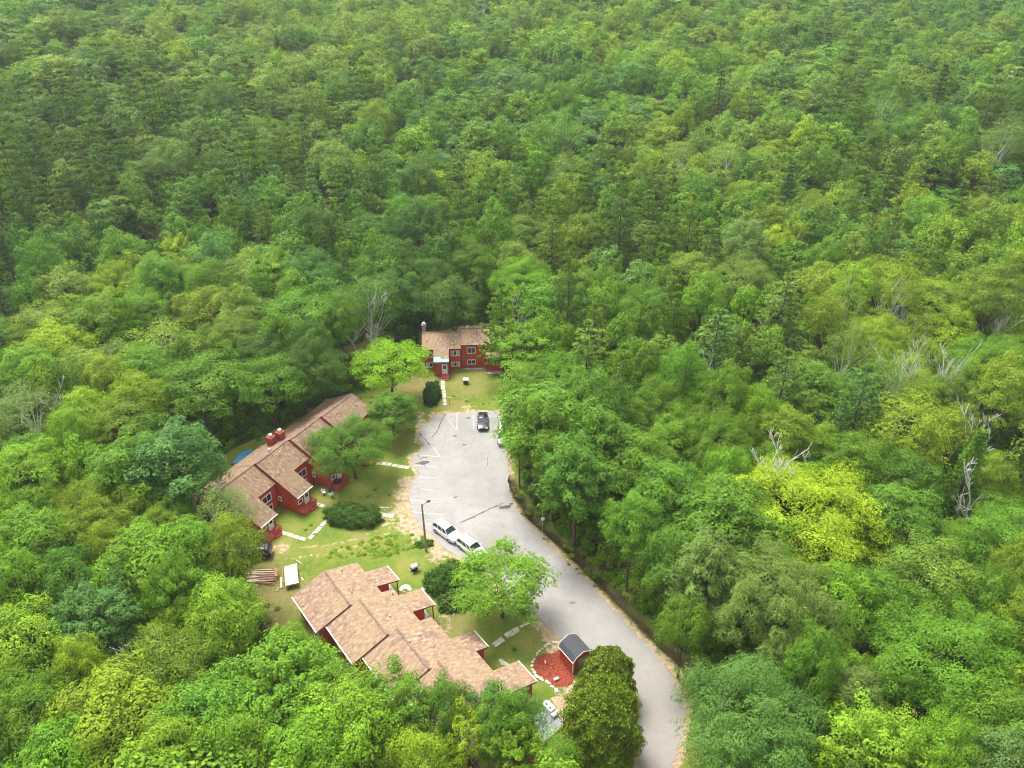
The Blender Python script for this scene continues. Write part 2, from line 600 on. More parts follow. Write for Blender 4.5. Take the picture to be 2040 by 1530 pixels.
gx = grid_axis(-48, 34, 0.34, -620, 620)
gy = grid_axis(40, 134, 0.34, -160, 1000)
GX, GY = np.meshgrid(gx, gy)
X, Y = GX.ravel(), GY.ravel()
Zg = ground_z(X, Y) + vnoise(X, Y, 2.7, 5) * 0.05
in_pave = in_poly(X, Y, PAVE)
d_pave = dist_line(X, Y, PAVE, True)
Zg = np.where(in_pave & (d_pave > 0.5), np.minimum(Zg, -0.12), Zg)
Zg = np.where((d_pave < 1.0) & (dist_line(X, Y, DITCH) > 1.3), np.minimum(Zg, 0.0), Zg)
in_clear = in_poly(X, Y, CLEAR)
d_clear = dist_line(X, Y, CLEAR, True)
edge = vnoise(X, Y, 3.5, 8) * 0.9
floor_a = np.where(in_clear, 0.5 - 0.5 * np.clip((d_clear + edge) / 1.6, -1, 1), 0.5 + 0.5 * np.clip((d_clear + edge) / 1.6, -1, 1))
dirt_a = np.where(in_pave, 1, 1 - smooth(0.1, 1.25, d_pave + vnoise(X, Y, 1.6, 9) * 0.35)) * 0.85


def blob(px, py, r, amt, z=0):
    bx, by = at(px, py)
    return amt * np.exp(-(((X - bx) ** 2 + (Y - by) ** 2) / (r * r)) ** 1.5)


for b_ in [(828, 826, 1.6, .75), (838, 838, 1.2, .6), (812, 960, 1.7, .8), (806, 985, 1.8, .75), (808, 1015, 2.2, .85), (820, 1045, 2.4, .8), (850, 1070, 2.4, .85), (880, 1092, 2.0, .8), (870, 1110, 1.6, .6),
           (1100, 1262, 1.6, .9), (1085, 1245, 1.4, .8), (1110, 1300, 1.5, .7), (1125, 1400, 1.6, .8), (1120, 1430, 1.8, .8), (1135, 1370, 1.5, .6),
           (560, 1090, 1.5, .55), (925, 640, 4.0, .7), (960, 640, 4.0, .7), (990, 645, 4, .7), (770, 1035, 2.2, .5), (930, 813, 1.6, .5), (540, 1060, 1.2, .5),
           (1370, 1380, 1.4, .5), (1340, 1345, 1.2, .4), (880, 1240, 2.5, .3)]:
    dirt_a = np.maximum(dirt_a, blob(*b_))
for trk in ([(545, 1101), (627, 1089), (709, 1075), (755, 1053), (803, 1036)], [(575, 1114), (662, 1101), (733, 1080), (800, 1052)]):
    dl = dist_line(X, Y, [at(*q) for q in trk])
    dirt_a = np.maximum(dirt_a, 0.40 * (1 - smooth(0.1, 0.55, dl)))
RW = [at(*q) for q in [(1024, 985), (1046, 1020), (1078, 1056), (1115, 1094), (1160, 1136), (1205, 1182), (1250, 1230), (1296, 1272), (1345, 1330), (1382, 1395)]]
dirt_a = np.maximum(dirt_a, 0.42 * (1 - smooth(0.3, 1.6, dist_line(X, Y, RW))))
dry_a = np.zeros_like(X)
for b_ in [(830, 770, 5, .75), (930, 770, 6, .5), (900, 800, 5, .5), (760, 860, 3, .3), (640, 1100, 6, .3), (720, 1090, 4, .35), (600, 1070, 4, .25), (530, 1200, 6, .7), (500, 1130, 6, .6), (590, 1180, 4, .5), (1000, 1210, 4, .3),
           (760, 1000, 4, .4), (790, 900, 3, .3), (900, 1245, 4, .6), (830, 1150, 3, .2)]:
    dry_a = np.maximum(dry_a, blob(*b_))
dd = dist_line(X, Y, DITCH)
ditch_dark = (1 - smooth(0.35, 0.8, dd + vnoise(X, Y, 1.2, 12) * 0.22)) * smooth(40, 55, Y)  # mask for the darker brown along the ditch bed
# house plots and beds: lawn is kept off the forest floor behind the houses
ny, nx = GX.shape
idx = np.arange(nx * ny).reshape(ny, nx)
quads = np.stack([idx[:-1, :-1], idx[:-1, 1:], idx[1:, 1:], idx[1:, :-1]], -1).reshape(-1, 4)


def mesh_np(name, verts, faces, mat, var=None, smooth_=False):
    me = bpy.data.meshes.new(name)
    me.vertices.add(len(verts))
    me.vertices.foreach_set('co', verts.astype(np.float32).ravel())
    k = faces.shape[1]
    me.loops.add(faces.size)
    me.loops.foreach_set('vertex_index', faces.astype(np.int32).ravel())
    me.polygons.add(len(faces))
    me.polygons.foreach_set('loop_start', np.arange(0, faces.size, k, dtype=np.int32))
    me.polygons.foreach_set('loop_total', np.full(len(faces), k, dtype=np.int32))
    if smooth_:
        me.polygons.foreach_set('use_smooth', np.ones(len(faces), bool))
    me.materials.append(mat)
    if var is not None:
        a = me.attributes.new('var', 'FLOAT_COLOR', 'POINT')
        a.data.foreach_set('color', var.astype(np.float32).ravel())
    me.update()
    me.validate()
    return me


gme = mesh_np('ground', np.stack([X, Y, Zg], -1), quads, M['ground'], smooth_=True)
za = gme.attributes.new('zone', 'FLOAT_COLOR', 'POINT')
za.data.foreach_set('color', np.stack([dirt_a, floor_a, dry_a, np.ones_like(X)], -1).astype(np.float32).ravel())
wa = gme.attributes.new('ditch_dark', 'FLOAT', 'POINT')
wa.data.foreach_set('value', ditch_dark.astype(np.float32))
ground = bpy.data.objects.new('ground', gme)
COL.objects.link(ground)
tag(ground, kind='structure')


def wobble(poly, step=0.5, amp=0.12, seed=3):
    out = []
    r = random.Random(seed)
    n = len(poly)
    for i in range(n):
        a, b = poly[i], poly[(i + 1) % n]
        k = max(1, int(math.hypot(b[0] - a[0], b[1] - a[1]) / step))
        for j in range(k):
            s = j / k
            out.append((a[0] + (b[0] - a[0]) * s + r.uniform(-amp, amp), a[1] + (b[1] - a[1]) * s + r.uniform(-amp, amp)))
    return out


def smooth_poly(p, it=2):
    for _ in range(it):
        q = []
        for i in range(len(p)):
            a, b = p[i], p[(i + 1) % len(p)]
            q += [(a[0] * .75 + b[0] * .25, a[1] * .75 + b[1] * .25), (a[0] * .25 + b[0] * .75, a[1] * .25 + b[1] * .75)]
        p = q
    return p


mb = MB()
mb.prism(wobble(smooth_poly(PAVE, 2), 0.40, 0.17), -0.25, 0.03)
lot = mb.build('parking_lot', M['pave'])
tag(lot, kind='structure')


def strip(pts, wdt, z0, z1, name, mat, parent, jag=0.0, seed=1):
    r = random.Random(seed)
    P = [Vector((p[0], p[1])) for p in pts]
    Q = []
    for i in range(len(P) - 1):
        k = max(1, int((P[i + 1] - P[i]).length / 0.5)) if jag else 1
        Q += [P[i].lerp(P[i + 1], j / k) for j in range(k)]
    Q.append(P[-1])
    L, Rr = [], []
    for i, p in enumerate(Q):
        d = (Q[min(i + 1, len(Q) - 1)] - Q[max(i - 1, 0)]).normalized()
        n = Vector((-d.y, d.x))
        o = n * r.uniform(-jag, jag)
        hw = wdt / 2 * (1 + (r.uniform(-.4, .4) if jag else 0))
        L.append(tuple(p + n * hw + o))
        Rr.append(tuple(p - n * hw + o))
    m = MB()
    m.prism(L + Rr[::-1], z0, z1)
    return m.build(name, mat, parent)


zs = lambda X_, Y_, sc, ox, oy: (ox + X_ / sc, oy + Y_ / sc)
zl = lambda X_, Y_: zs(X_, Y_, 7.286, 780, 800)
PARK_LINES = [[(948, 170), (950, 420)], [(810, 260), (940, 415)], [(1190, 165), (1195, 420)], [(1425, 200), (1440, 405)], [(580, 320), (740, 500)], [(430, 470), (545, 600)], [(600, 655), (705, 805)],
              [(320, 770), (700, 803)], [(310, 925), (670, 955)], [(400, 1095), (650, 1115)], [(430, 1265), (680, 1300)], [(260, 1425), (660, 1470)], [(1383, 785), (1390, 960)]]
for i, L_ in enumerate(PARK_LINES):
    strip([at(*zl(*q)) for q in L_], 0.10, 0.028, 0.036, 'painted_line', M['line'], lot, 0.012, seed=i)
z4 = lambda X_, Y_: zs(X_, Y_, 6.375, 780, 980)
for L_ in ([(260, 255), (640, 290)], [(340, 400), (530, 412)]):
    strip([at(*z4(*q)) for q in L_], 0.10, 0.028, 0.036, 'painted_line', M['line'], lot, 0.012)
for i, (L_, wd) in enumerate([([(780, 180), (735, 260), (668, 420), (585, 530)], 0.13), ([(580, 325), (668, 430), (725, 495)], 0.07), ([(415, 460), (500, 560), (550, 635)], 0.16), ([(380, 780), (430, 850), (520, 985)], 0.10), ([(1388, 800), (1396, 960)], 0.07)]):
    strip([at(*zl(*q)) for q in L_], wd, 0.032, 0.041, 'tar_seam', M['tar'], lot, 0.05, seed=i + 20)
strip([at(*z4(*q)) for q in [(860, 395), (1050, 315), (1200, 240), (1330, 180), (1420, 145)]], 0.22, 0.030, 0.037, 'tar_seam', M['patch'], lot, 0.08, seed=31)
strip([at(*z4(*q)) for q in [(900, 375), (1100, 290), (1250, 215), (1400, 165)]], 0.07, 0.038, 0.045, 'tar_seam', M['tar'], lot, 0.07, seed=32)


def patch(u, v, rx, ry, mat, z=0.036, rot=0.3, seed=1, parent=None):
    r = random.Random(seed)
    cx, cy = at(u, v)
    pts = []
    for k in range(14):
        a = k / 14 * 6.283
        q = 1 + r.uniform(-.28, .28)
        px, py = rx * q * math.cos(a), ry * q * math.sin(a)
        pts.append((cx + px * math.cos(rot) - py * math.sin(rot), cy + px * math.sin(rot) + py * math.cos(rot)))
    m = MB()
    m.prism(pts, z - 0.012, z)
    return m.build('asphalt_patch', mat, parent)


for i, (q, rx, ry, mt) in enumerate([(zl(470, 890), .75, .42, 'tar'), (zl(390, 900), .45, .25, 'patch'), (zl(1060, 630), .3, .22, 'patch'), (zl(1115, 240), .42, .28, 'patch'), (zl(925, 500), .35, .25, 'patch'),
                                     (zl(930, 1390), .3, .15, 'patch'), (z4(1440, 195), .85, .38, 'tar'), (z4(1520, 155), .35, .22, 'tar'), ((1290, 1345), 1.5, .8, 'patch'), ((1141, 1201), .4, .2, 'patch'), (zl(480, 815), .5, .14, 'patch')]):
    if mt == 'patch' and rx > 1:
        continue
    patch(q[0], q[1], rx, ry, M[mt], 0.046 if mt == 'tar' else 0.042, 0.25, i, lot)


def slabs(quads_px, name, th=0.05, z=0.06):
    g = bpy.data.objects.new(name, None)
    COL.objects.link(g)
    tag(g, kind='structure')
    for q in quads_px:
        m = MB()
        m.prism([at(*p) for p in q], -0.04, z + random.uniform(-.01, .015))
        m.build('slab', M['slab'], g)
    return g


def slab_run(pts, wd, n, gap=0.12):
    """n slabs end to end along a line of two ground points"""
    a, b = Vector(pts[0]), Vector(pts[1])
    d = (b - a)
    L = d.length
    d.normalize()
    nn = Vector((-d.y, d.x))
    out = []
    for i in range(n):
        s0, s1 = L * i / n + gap / 2, L * (i + 1) / n - gap / 2
        o = nn * random.uniform(-.05, .05)
        q = [a + d * s0 + nn * wd / 2 + o, a + d * s1 + nn * wd / 2 + o, a + d * s1 - nn * wd / 2 + o, a + d * s0 - nn * wd / 2 + o]
        out.append([(p.x, p.y) for p in q])
    return out


def path(name, runs):
    g = bpy.data.objects.new(name, None)
    COL.objects.link(g)
    tag(g, kind='structure')
    for pts, wd, n in runs:
        for q in slab_run([at(*p) for p in pts], wd, n):
            m = MB()
            m.prism(q, -0.04, 0.06 + random.uniform(-.012, .012))
            m.build('slab', M['slab'], g)
    return g


z3 = lambda X_, Y_: zs(X_, Y_, 5.667, 680, 620)
z2 = lambda X_, Y_: zs(X_, Y_, 4.25, 380, 760)
z6 = lambda X_, Y_: zs(X_, Y_, 6.8, 940, 1220)
z1 = lambda X_, Y_: zs(X_, Y_, 3.4, 560, 1080)
z5 = lambda X_, Y_: zs(X_, Y_, 6.8, 460, 1040)
slabs([[z3(*p) for p in q] for q in [[(1122, 768), (1166, 768), (1168, 822), (1124, 822)], [(1126, 830), (1170, 830), (1172, 888), (1130, 888)], [(1138, 897), (1176, 897), (1178, 922), (1138, 922)],
                                     [(1138, 930), (1180, 930), (1183, 988), (1142, 988)], [(1144, 997), (1184, 997), (1186, 1026), (1146, 1026)], [(1148, 1034), (1190, 1034), (1192, 1062), (1150, 1062)]]], 'stepping_path')
path('front_walk', [([z2(765, 1275), z2(975, 1342)], 0.62, 4), ([z2(1000, 1335), z2(1172, 1160)], 0.62, 5), ([z2(1040, 1032), z2(1135, 1060)], 0.65, 2)])
path('side_walk', [([z2(1570, 690), z2(1700, 706)], 0.75, 3), ([z2(1705, 707), z2(1850, 735)], 0.7, 3)])
slabs([[z2(*p) for p in q] for q in [[(1605, 1110), (1725, 1130), (1710, 1158), (1600, 1142)], [(1600, 1062), (1680, 1066), (1678, 1076), (1600, 1072)]]], 'hedge_walk')
slabs([[z6(*p) for p in q] for q in [[(270, 425), (400, 332), (450, 388), (325, 478)], [(428, 300), (530, 238), (585, 300), (485, 358)], [(535, 234), (625, 196), (650, 255), (590, 295)], [(640, 190), (770, 130), (790, 150), (665, 215)],
                                     [(360, 645), (390, 628), (470, 680), (410, 722)], [(425, 715), (475, 682), (515, 712), (470, 735)]]], 'door_walk')
slabs([[z1(*p) for p in q] for q in [[(955, 310), (985, 292), (1010, 315), (985, 340), (960, 335)], [(1150, 480), (1180, 485), (1170, 500), (1145, 498)]]], 'hedge_path')
m = MB()
m.prism([at(*z1(*p)) for p in [(795, 325), (812, 300), (840, 285), (868, 292), (888, 320), (872, 335), (850, 318), (832, 318), (815, 338)]], -0.03, 0.05)
tag(m.build('curved_path', M['slab']), kind='structure')


# ---------------------------------------------------------------- buildings
def frame_of(o2, R2, P2):
    """local (s along the ridge, t across) to world"""
    return lambda s, t: (o2[0] + R2[0] * s + P2[0] * t, o2[1] + R2[1] * s + P2[1] * t)


def slab_roof(W, poly, zf, name, mat, parent, th=0.17, uvdir=1):
    """one roof slope: polygon in (s,t), z = zf(t)"""
    m = MB()
    a = 0
    P = [W(*p) for p in poly]
    n = len(P)
    a = sum(P[i][0] * P[(i + 1) % n][1] - P[(i + 1) % n][0] * P[i][1] for i in range(n))
    if a < 0:
        poly = poly[::-1]
        P = P[::-1]
    sl = math.hypot(1, (zf(1.0) - zf(0.0)))
    top = [(*W(*p), zf(p[1])) for p in poly]
    bot = [(q[0], q[1], q[2] - th) for q in top]
    uv = [(p[0], p[1] * sl * uvdir) for p in poly]
    m.poly(top, 0, uv)
    m.poly(bot[::-1], 1, uv[::-1])
    for i in range(n):
        j = (i + 1) % n
        m.poly([bot[i], bot[j], top[j], top[i]], 1, [(0, 0)] * 4)
    return m.build(name, [mat, M['red_trim']], parent)


def wall_ring(W, poly, ztop, name, parent, mat, z0=-0.3):
    """vertical walls round a footprint (s,t), top following the roof underside"""
    m = MB()
    P = [W(*p) for p in poly]
    n = len(P)
    a = sum(P[i][0] * P[(i + 1) % n][1] - P[(i + 1) % n][0] * P[i][1] for i in range(n))
    if a < 0:
        poly = poly[::-1]
        P = P[::-1]
    u = 0
    for i in range(n):
        j = (i + 1) % n
        L = math.hypot(P[j][0] - P[i][0], P[j][1] - P[i][1])
        za, zb = ztop(poly[i][1]), ztop(poly[j][1])
        m.poly([(*P[i], z0), (*P[j], z0), (*P[j], zb), (*P[i], za)], 0, [(u, 0), (u + L, 0), (u + L, zb), (u, za)])
        u += L
    return m.build(name, mat, parent)


def bar(a, b, wd, ht, name, mat, parent):
    a, b = Vector(a), Vector(b)
    d = b - a
    L = d.length
    d.normalize()
    side = d.cross(Vector((0, 0, 1))).normalized()
    up = side.cross(d)
    m = MB()
    Rm = Matrix((d, side, up)).transposed()
    m.box((a + b) / 2, (L, wd, ht), mat=Rm)
    return m.build(name, mat, parent)


def window(parent, c, nrm, wd, ht, z, split=2, curtain=False):
    """c=(x,y) on the wall, nrm = outward 2D normal"""
    n = Vector((nrm[0], nrm[1])).normalized()
    ang = math.atan2(n.y, n.x)
    Rz = Matrix.Rotation(ang, 3, 'Z')
    c3 = Vector((c[0], c[1], z))
    m = MB()
    fw = 0.10
    for (dy, dz, sy, sz) in ((0, ht / 2, wd + 2 * fw, fw), (0, -ht / 2, wd + 2 * fw, fw), (-wd / 2 - fw / 2, 0, fw, ht - fw), (wd / 2 + fw / 2, 0, fw, ht - fw)):
        m.box(c3 + Rz @ Vector((0.05, dy, dz)), (0.12, sy, sz), mat=Rz)
    for k in range(1, split):
        m.box(c3 + Rz @ Vector((0.05, -wd / 2 + wd * k / split, 0)), (0.09, 0.055, ht - fw), mat=Rz)
    f = m.build('window', M['white'], parent)
    for k in range(split):
        g = MB()
        g.box(c3 + Rz @ Vector((0.025, -wd / 2 + wd * (k + .5) / split, 0)), (0.03, wd / split - 0.06, ht - fw - 0.01), mat=Rz)
        g.build('pane', M['curtain'] if (curtain and k != 1) else M['glass'], f)
    return f


def door(parent, c, nrm, wd=0.92, ht=2.03, z0=0.2, glass=True):
    n = Vector((nrm[0], nrm[1])).normalized()
    Rz = Matrix.Rotation(math.atan2(n.y, n.x), 3, 'Z')
    c3 = Vector((c[0], c[1], z0 + ht / 2))
    m = MB()
    m.box(c3 + Rz @ Vector((0.05, 0, 0)), (0.08, wd, ht), mat=Rz)
    d = m.build('door', M['white'], parent)
    if glass:
        g = MB()
        g.box(c3 + Rz @ Vector((0.095, 0, 0.42)), (0.02, wd * 0.55, ht * 0.36), mat=Rz)
        g.build('pane', M['glass'], d)
    h = MB()
    h.box(c3 + Rz @ Vector((0.13, wd * 0.38, -0.05)), (0.06, 0.05, 0.12), mat=Rz)
    h.build('handle', M['dark_metal'], d)
    return d


def vent(parent, x, y, z, h=0.45, r=0.07, mat='white'):
    m = MB()
    m.tube([(x, y, z - 0.1), (x, y, z + h)], [r, r], 8)
    m.tube([(x, y, z - 0.02), (x, y, z + 0.06)], [r * 2.1, r * 1.2], 8, 1)
    return m.build('vent_pipe', [M[mat], M['dark_metal']], parent)


def chimney(parent, x, y, z0, z1, s=0.9, rot=0.0, mat='brick'):
    m = MB()
    m.box((x, y, (z0 + z1) / 2), (s, s, z1 - z0), rot)
    m.box((x, y, z1 + 0.04), (s + 0.12, s + 0.12, 0.08), rot)
    c = m.build('chimney', M[mat], parent)
    k = MB()
    k.tube([(x, y, z1 + 0.05), (x, y, z1 + 0.38)], [0.13, 0.13], 10)
    k.tube([(x, y, z1 + 0.36), (x, y, z1 + 0.46), (x, y, z1 + 0.56)], [0.27, 0.25, 0.06], 12)
    k.build('chimney_cap', M['plastic'], c)
    return c


def deck(parent, W, s0, s1, t0, t1, z, rail=True):
    m = MB()
    m.prism([W(s0, t0), W(s1, t0), W(s1, t1), W(s0, t1)], -0.1, z)
    d = m.build('entry_deck', M['siding_plain'], parent)
    if rail:
        for (a, b) in (((s0, t0), (s0, t1)), ((s0, t1), (s0 + (s1 - s0) * .45, t1))):
            A, B = (*W(*a), z + 0.75), (*W(*b), z + 0.75)
            bar(A, B, 0.08, 0.08, 'rail', M['siding_plain'], d)
            m2 = MB()
            n = 6
            for k in range(n + 1):
                p = Vector(A).lerp(Vector(B), k / n)
                m2.box((p.x, p.y, z + 0.37), (0.06, 0.06, 0.70))
            m2.build('baluster', M['siding_plain'], d)
    return d


M['siding_plain'] = simple('red_deck_paint', (0.50, 0.085, 0.065), 0.7, var=0.25, scale=3)


def row_house(name, label, O, R, P, units, slopeR, slopeL, gutter=True, rake='red_trim', roofm='shingle'):
    """units: dicts r0,r1,tl,tr,zr,tm,wing=(w0,w1,tw). Each unit has its own walls and roof slopes."""
    H = root(name, (0, 0, 0), label, 'house')
    for i, U in enumerate(units):
        W = frame_of(O, R, P)
        first, last = i == 0, i == len(units) - 1
        ov = 0.35
        r0 = U['r0'] + 0.004
        r1 = U['r1'] - 0.004
        tr, zr = U['tr'], U['zr']
        zR = lambda t, tr=tr, zr=zr, s=U.get('sr', slopeR): zr - s * (t - tr)
        zL = lambda t, tr=tr, zr=zr, s=U.get('sl', slopeL): zr - s * (tr - t)
        zz = lambda t: (zR(t) if t >= tr else zL(t)) - 0.17
        w0, w1, tw = U['wing']
        tm, tl = U['tm'], U['tl']
        slab_roof(W, [(r0, tl), (r1, tl), (r1, tr), (r0, tr)], zL, 'roof', M[roofm], H, uvdir=-1)
        poly = [(r0, tr), (r1, tr)]
        if w1 < r1 - 0.05:
            poly += [(r1, tm), (w1, tm)]
        else:
            w1 = r1
        poly += [(w1, tw), (w0, tw)]
        if w0 > r0 + 0.05:
            poly += [(w0, tm), (r0, tm)]
        slab_roof(W, poly, zR, 'roof', M[roofm], H)
        bar((*W(r0 + .02, tr), zr + 0.02), (*W(r1 - .02, tr), zr + 0.02), 0.24, 0.05, 'ridge_cap', M['ridge'], H)
        # rake boards on the exposed ends
        for s_, on in ((r0 - 0.02, True), (r1 + 0.02, True)):
            if (s_ < r0 and not first and U['zr'] <= units[i - 1]['zr'] + 0.01) and not U.get('showback'):
                continue
            bar((*W(s_, tl + .05), zL(tl) - 0.10), (*W(s_, tr), zr - 0.10), 0.035, 0.2 if rake == 'red_trim' else 0.10, 'rake_board', M[rake], H)
            te = tw if ((s_ < r0 and w0 <= r0 + 0.05) or (s_ > r1 and w1 >= r1 - 0.05)) else tm
            bar((*W(s_, tr), zr - 0.10), (*W(s_, te - .05), zR(te) - 0.10), 0.035, 0.2, 'rake_board', M[rake], H)
        a0 = r0 + (ov if first else 0.03)
        a1 = r1 - (ov if last else 0.03)
        eo = 0.5
        pw = U.get('porch', 0.0)      # open porch under the end of the wing roof
        fp = [(a0, tl + eo), (a1, tl + eo), (a1, tr)]
        we = tw - eo - pw
        if w1 < r1 - 0.05:
            fp += [(a1, tm - eo * .6), (w1 - .12, tm - eo * .6), (w1 - .12, we)]
        else:
            fp += [(a1 - .1, we)]
        if w0 > r0 + 0.05:
            fp += [(w0 + .12, we), (w0 + .12, tm - eo * .6), (a0, tm - eo * .6)]
        else:
            fp += [(a0, we)]
        fp += [(a0, tr)]
        wall_ring(W, fp, zz, 'wall', H, M['siding'])
        if pw:
            for s_ in (w0 + .15, w1 - .15):
                bar((*W(s_, tw - .25), -0.05), (*W(s_, tw - .25), zR(tw - .25) - 0.17), 0.12, 0.12, 'porch_post', M['red_trim'], H) if False else None
                m = MB()
                m.box((*W(s_, tw - .25), (zR(tw - .25) - 0.17) / 2), (0.12, 0.12, zR(tw - .25) - 0.17))
                m.build('porch_post', M['red_trim'], H)
            m = MB()
            m.prism([W(w0 + .1, we), W(w1 - .1, we), W(w1 - .1, tw - .2), W(w0 + .1, tw - .2)], -0.1, 0.12)
            m.build('porch_floor', M['slab'], H)
        if gutter:
            bar((*W(w0, tw + .05), zR(tw) - 0.06), (*W(w1, tw + .05), zR(tw) - 0.06), 0.10, 0.10, 'gutter', M['white'], H)
        U['W'], U['zR'], U['zL'] = W, zR, zL
    return H


M['ridge'] = simple('ridge_shingle', (0.20, 0.13, 0.10), 0.9, var=0.3, scale=3)

# -- the long house in front
RA, PA = (0.6, -0.8), (0.8, 0.6)
UA = [dict(r0=-69.5, r1=-62.8, tl=19.55, tr=23.9, zr=4.5, tm=28.2, wing=(-67.5, -64.5, 31.2), porch=0.9),
      dict(r0=-62.8, r1=-56.3, tl=20.75, tr=25.1, zr=4.7, tm=29.5, wing=(-61.6, -58.4, 32.5), porch=0.9),
      dict(r0=-56.3, r1=-49.6, tl=21.95, tr=26.3, zr=4.9, tm=30.8, wing=(-52.4, -49.6, 33.9), porch=0.0),
      dict(r0=-49.6, r1=-42.7, tl=23.15, tr=27.5, zr=5.1, tm=32.0, wing=(-46.0, -42.7, 35.3), porch=0.0),
      dict(r0=-42.7, r1=-36.4, tl=24.3, tr=28.6, zr=5.3, tm=30.6, wing=(-42.6, -39.5, 30.8), porch=0.0)]
HA = row_house('row_house', 'long staggered red row house under tan shingles in front, right of the lumber pile', (0, 0), RA, PA, UA, 0.26, 0.36, rake='ridge')  # dark brown rake boards paint a shadow line at each unit step
for U in UA[:4]:
    W, zL = U['W'], U['zL']
    bar((*W(U['r0'] + .05, U['tl'] - .05), zL(U['tl']) - 0.06), (*W(U['r1'] - .05, U['tl'] - .05), zL(U['tl']) - 0.06), 0.13, 0.12, 'gutter', M['white'], HA)
    window(HA, W((U['r0'] + U['r1']) / 2 - 1.2, U['tl'] + .5), (-PA[0], -PA[1]), 1.2, 1.1, 1.5)
    window(HA, W((U['r0'] + U['r1']) / 2 + 1.6, U['tl'] + .5), (-PA[0], -PA[1]), 1.5, 1.9, 1.2)
    w0, w1, tw = U['wing']
    door(HA, W((w0 + w1) / 2, tw - .5 - U['porch']), PA, z0=0.12)
    if w1 < U['r1'] - .3:
        window(HA, W((w1 + U['r1']) / 2, U['tm'] - .3), PA, 0.9, 1.0, 1.7)
for (u, v, z) in [(z1(409, 178)[0], z1(409, 178)[1], 4.4), (*z1(757, 370), 3.3), (*z1(735, 508), 4.2), (*z1(935, 650), 4.1), (*z1(476, 325), 4.6), (*z1(872, 690), 4.5), (*z1(835, 355), 3.2)]:
    x, y = at(u, v, z)
    t_ = x * PA[0] + y * PA[1]
    r_ = x * RA[0] + y * RA[1]
    U = next((U for U in UA if U['r0'] <= r_ <= U['r1']), UA[0])
    zz_ = U['zR'](t_) if t_ > U['tr'] else U['zL'](t_)
    vent(HA, x, y, zz_, 0.42 if v < 1200 else 0.25, 0.06)

# -- the stepped house on the left
RB, PB = (-0.48, -0.877), (0.877, -0.48)
UB = []
for r0, r1, tr, zr in ((-80.6, -73.3, -72.5, 7.05), (-73.3, -66.9, -72.95, 6.75), (-66.9, -60.5, -73.55, 6.45), (-60.5, -53.9, -74.05, 6.15)):
    UB.append(dict(r0=r0, r1=r1, tl=tr - 5.6, tr=tr, zr=zr, tm=tr + 3.75, wing=(r1 - 3.15, r1, tr + 6.85), porch=0.0))
HB = row_house('stepped_house', 'red house stepping down in four units with two red chimneys, left of car park', (0, 0), RB, PB, UB, 0.50, 0.52, roofm='shaded_shingle')
for i, U in enumerate(UB):
    W = U['W']
    w0, w1, tw = U['wing']
    window(HB, W(w0 - 1.6, U['tm'] - .3), PB, 1.5, 1.15, 2.75, 2)
    window(HB, W(w0 - 1.6, U['tm'] - .3), PB, 1.3, 1.0, 0.95, 2)
    door(HB, W(w0 + 1.0, tw - .5), PB, 0.95, 1.95, 0.55)
    window(HB, W(w0 + 2.25, tw - .5), PB, 0.7, 0.6, 1.7, 1)
    window(HB, W(w1 - .05 - (0.3 if i == 3 else 0), tw - 3.4), (RB[0], RB[1]), 0.35, 0.75, 1.6, 1)
    for k in (-1.6, 1.6):
        window(HB, W((U['r0'] + U['r1']) / 2 + k, U['tl'] + .5), (-PB[0], -PB[1]), 1.2, 1.0, 2.1)
    dk = deck(HB, W, w0 + .35, w1 - .2, tw - .49, tw + .65, 0.5)
    m = MB()
    m.prism([W(w0 + .7, tw + .66), W(w0 + 1.7, tw + .66), W(w0 + 1.7, tw + 1.0), W(w0 + .7, tw + 1.0)], -.1, 0.25)
    m.build('step', M['siding_plain'], dk)


def on_roof(Us, R, P, u, v, z):
    for _ in range(6):
        x, y = at(u, v, z)
        r_, t_ = x * R[0] + y * R[1], x * P[0] + y * P[1]
        U = next((U for U in Us if U['r0'] <= r_ <= U['r1']), Us[0])
        z = U['zR'](t_) if t_ > U['tr'] else U['zL'](t_)
    return x, y, z


angB = math.atan2(RB[1], RB[0])
for q in ((688, 532), (765, 490)):
    x, y, z = on_roof(UB, RB, PB, *z2(*q), 5.3)
    chimney(HB, x, y, z - 0.5, z + 1.35, 0.95, angB)
for q, h in (((668, 592), .5), ((757, 615), .45), ((745, 790), .45), ((455, 820), .45), ((1400, 205), .45), ((1232, 270), .4), ((990, 480), .4)):
    x, y, z = on_roof(UB, RB, PB, *z2(*q), 5.8)
    vent(HB, x, y, z, h, 0.06 if h < .5 else 0.15)

# -- the far house
RC, PC = (0.998, 0.06), (0.06, -0.998)
OC = (-16.2, 127.3)
UC = [dict(r0=0.0, r1=6.95, tl=-3.6, tr=0.0, zr=6.0, tm=3.3, wing=(2.05, 4.75, 5.65), porch=0.0, sr=0.50, sl=.48),
      dict(r0=6.95, r1=14.6, tl=-4.0, tr=-0.45, zr=6.35, tm=2.75, wing=(11.3, 14.6, 5.4), porch=0.5, sr=0.50, sl=.48, showback=True)]
HC = row_house('far_house', 'two storey red house with tan roof and grey chimney at the far lawn', OC, RC, PC, UC, 0.5, 0.48, gutter=False)
W = UC[0]['W']
for (s, z, cu) in ((5.85, 3.3, True), (5.85, 1.05, True)):
    window(HC, W(s, UC[0]['tm'] - .3), PC, 1.35, 1.0 if z > 2 else 0.85, z, 3, cu)
window(HC, W(1.2, UC[0]['tm'] - .3), PC, 1.1, 0.85, 1.05, 2, True)
window(HC, W(1.2, UC[0]['tm'] - .3), PC, 1.1, 1.0, 3.2, 2, True)
W2 = UC[1]['W']
for (s, z) in ((8.75, 3.5), (8.75, 1.1)):
    window(HC, W2(s, UC[1]['tm'] - .3), PC, 1.35, 1.15 if z > 2 else 0.85, z, 2)
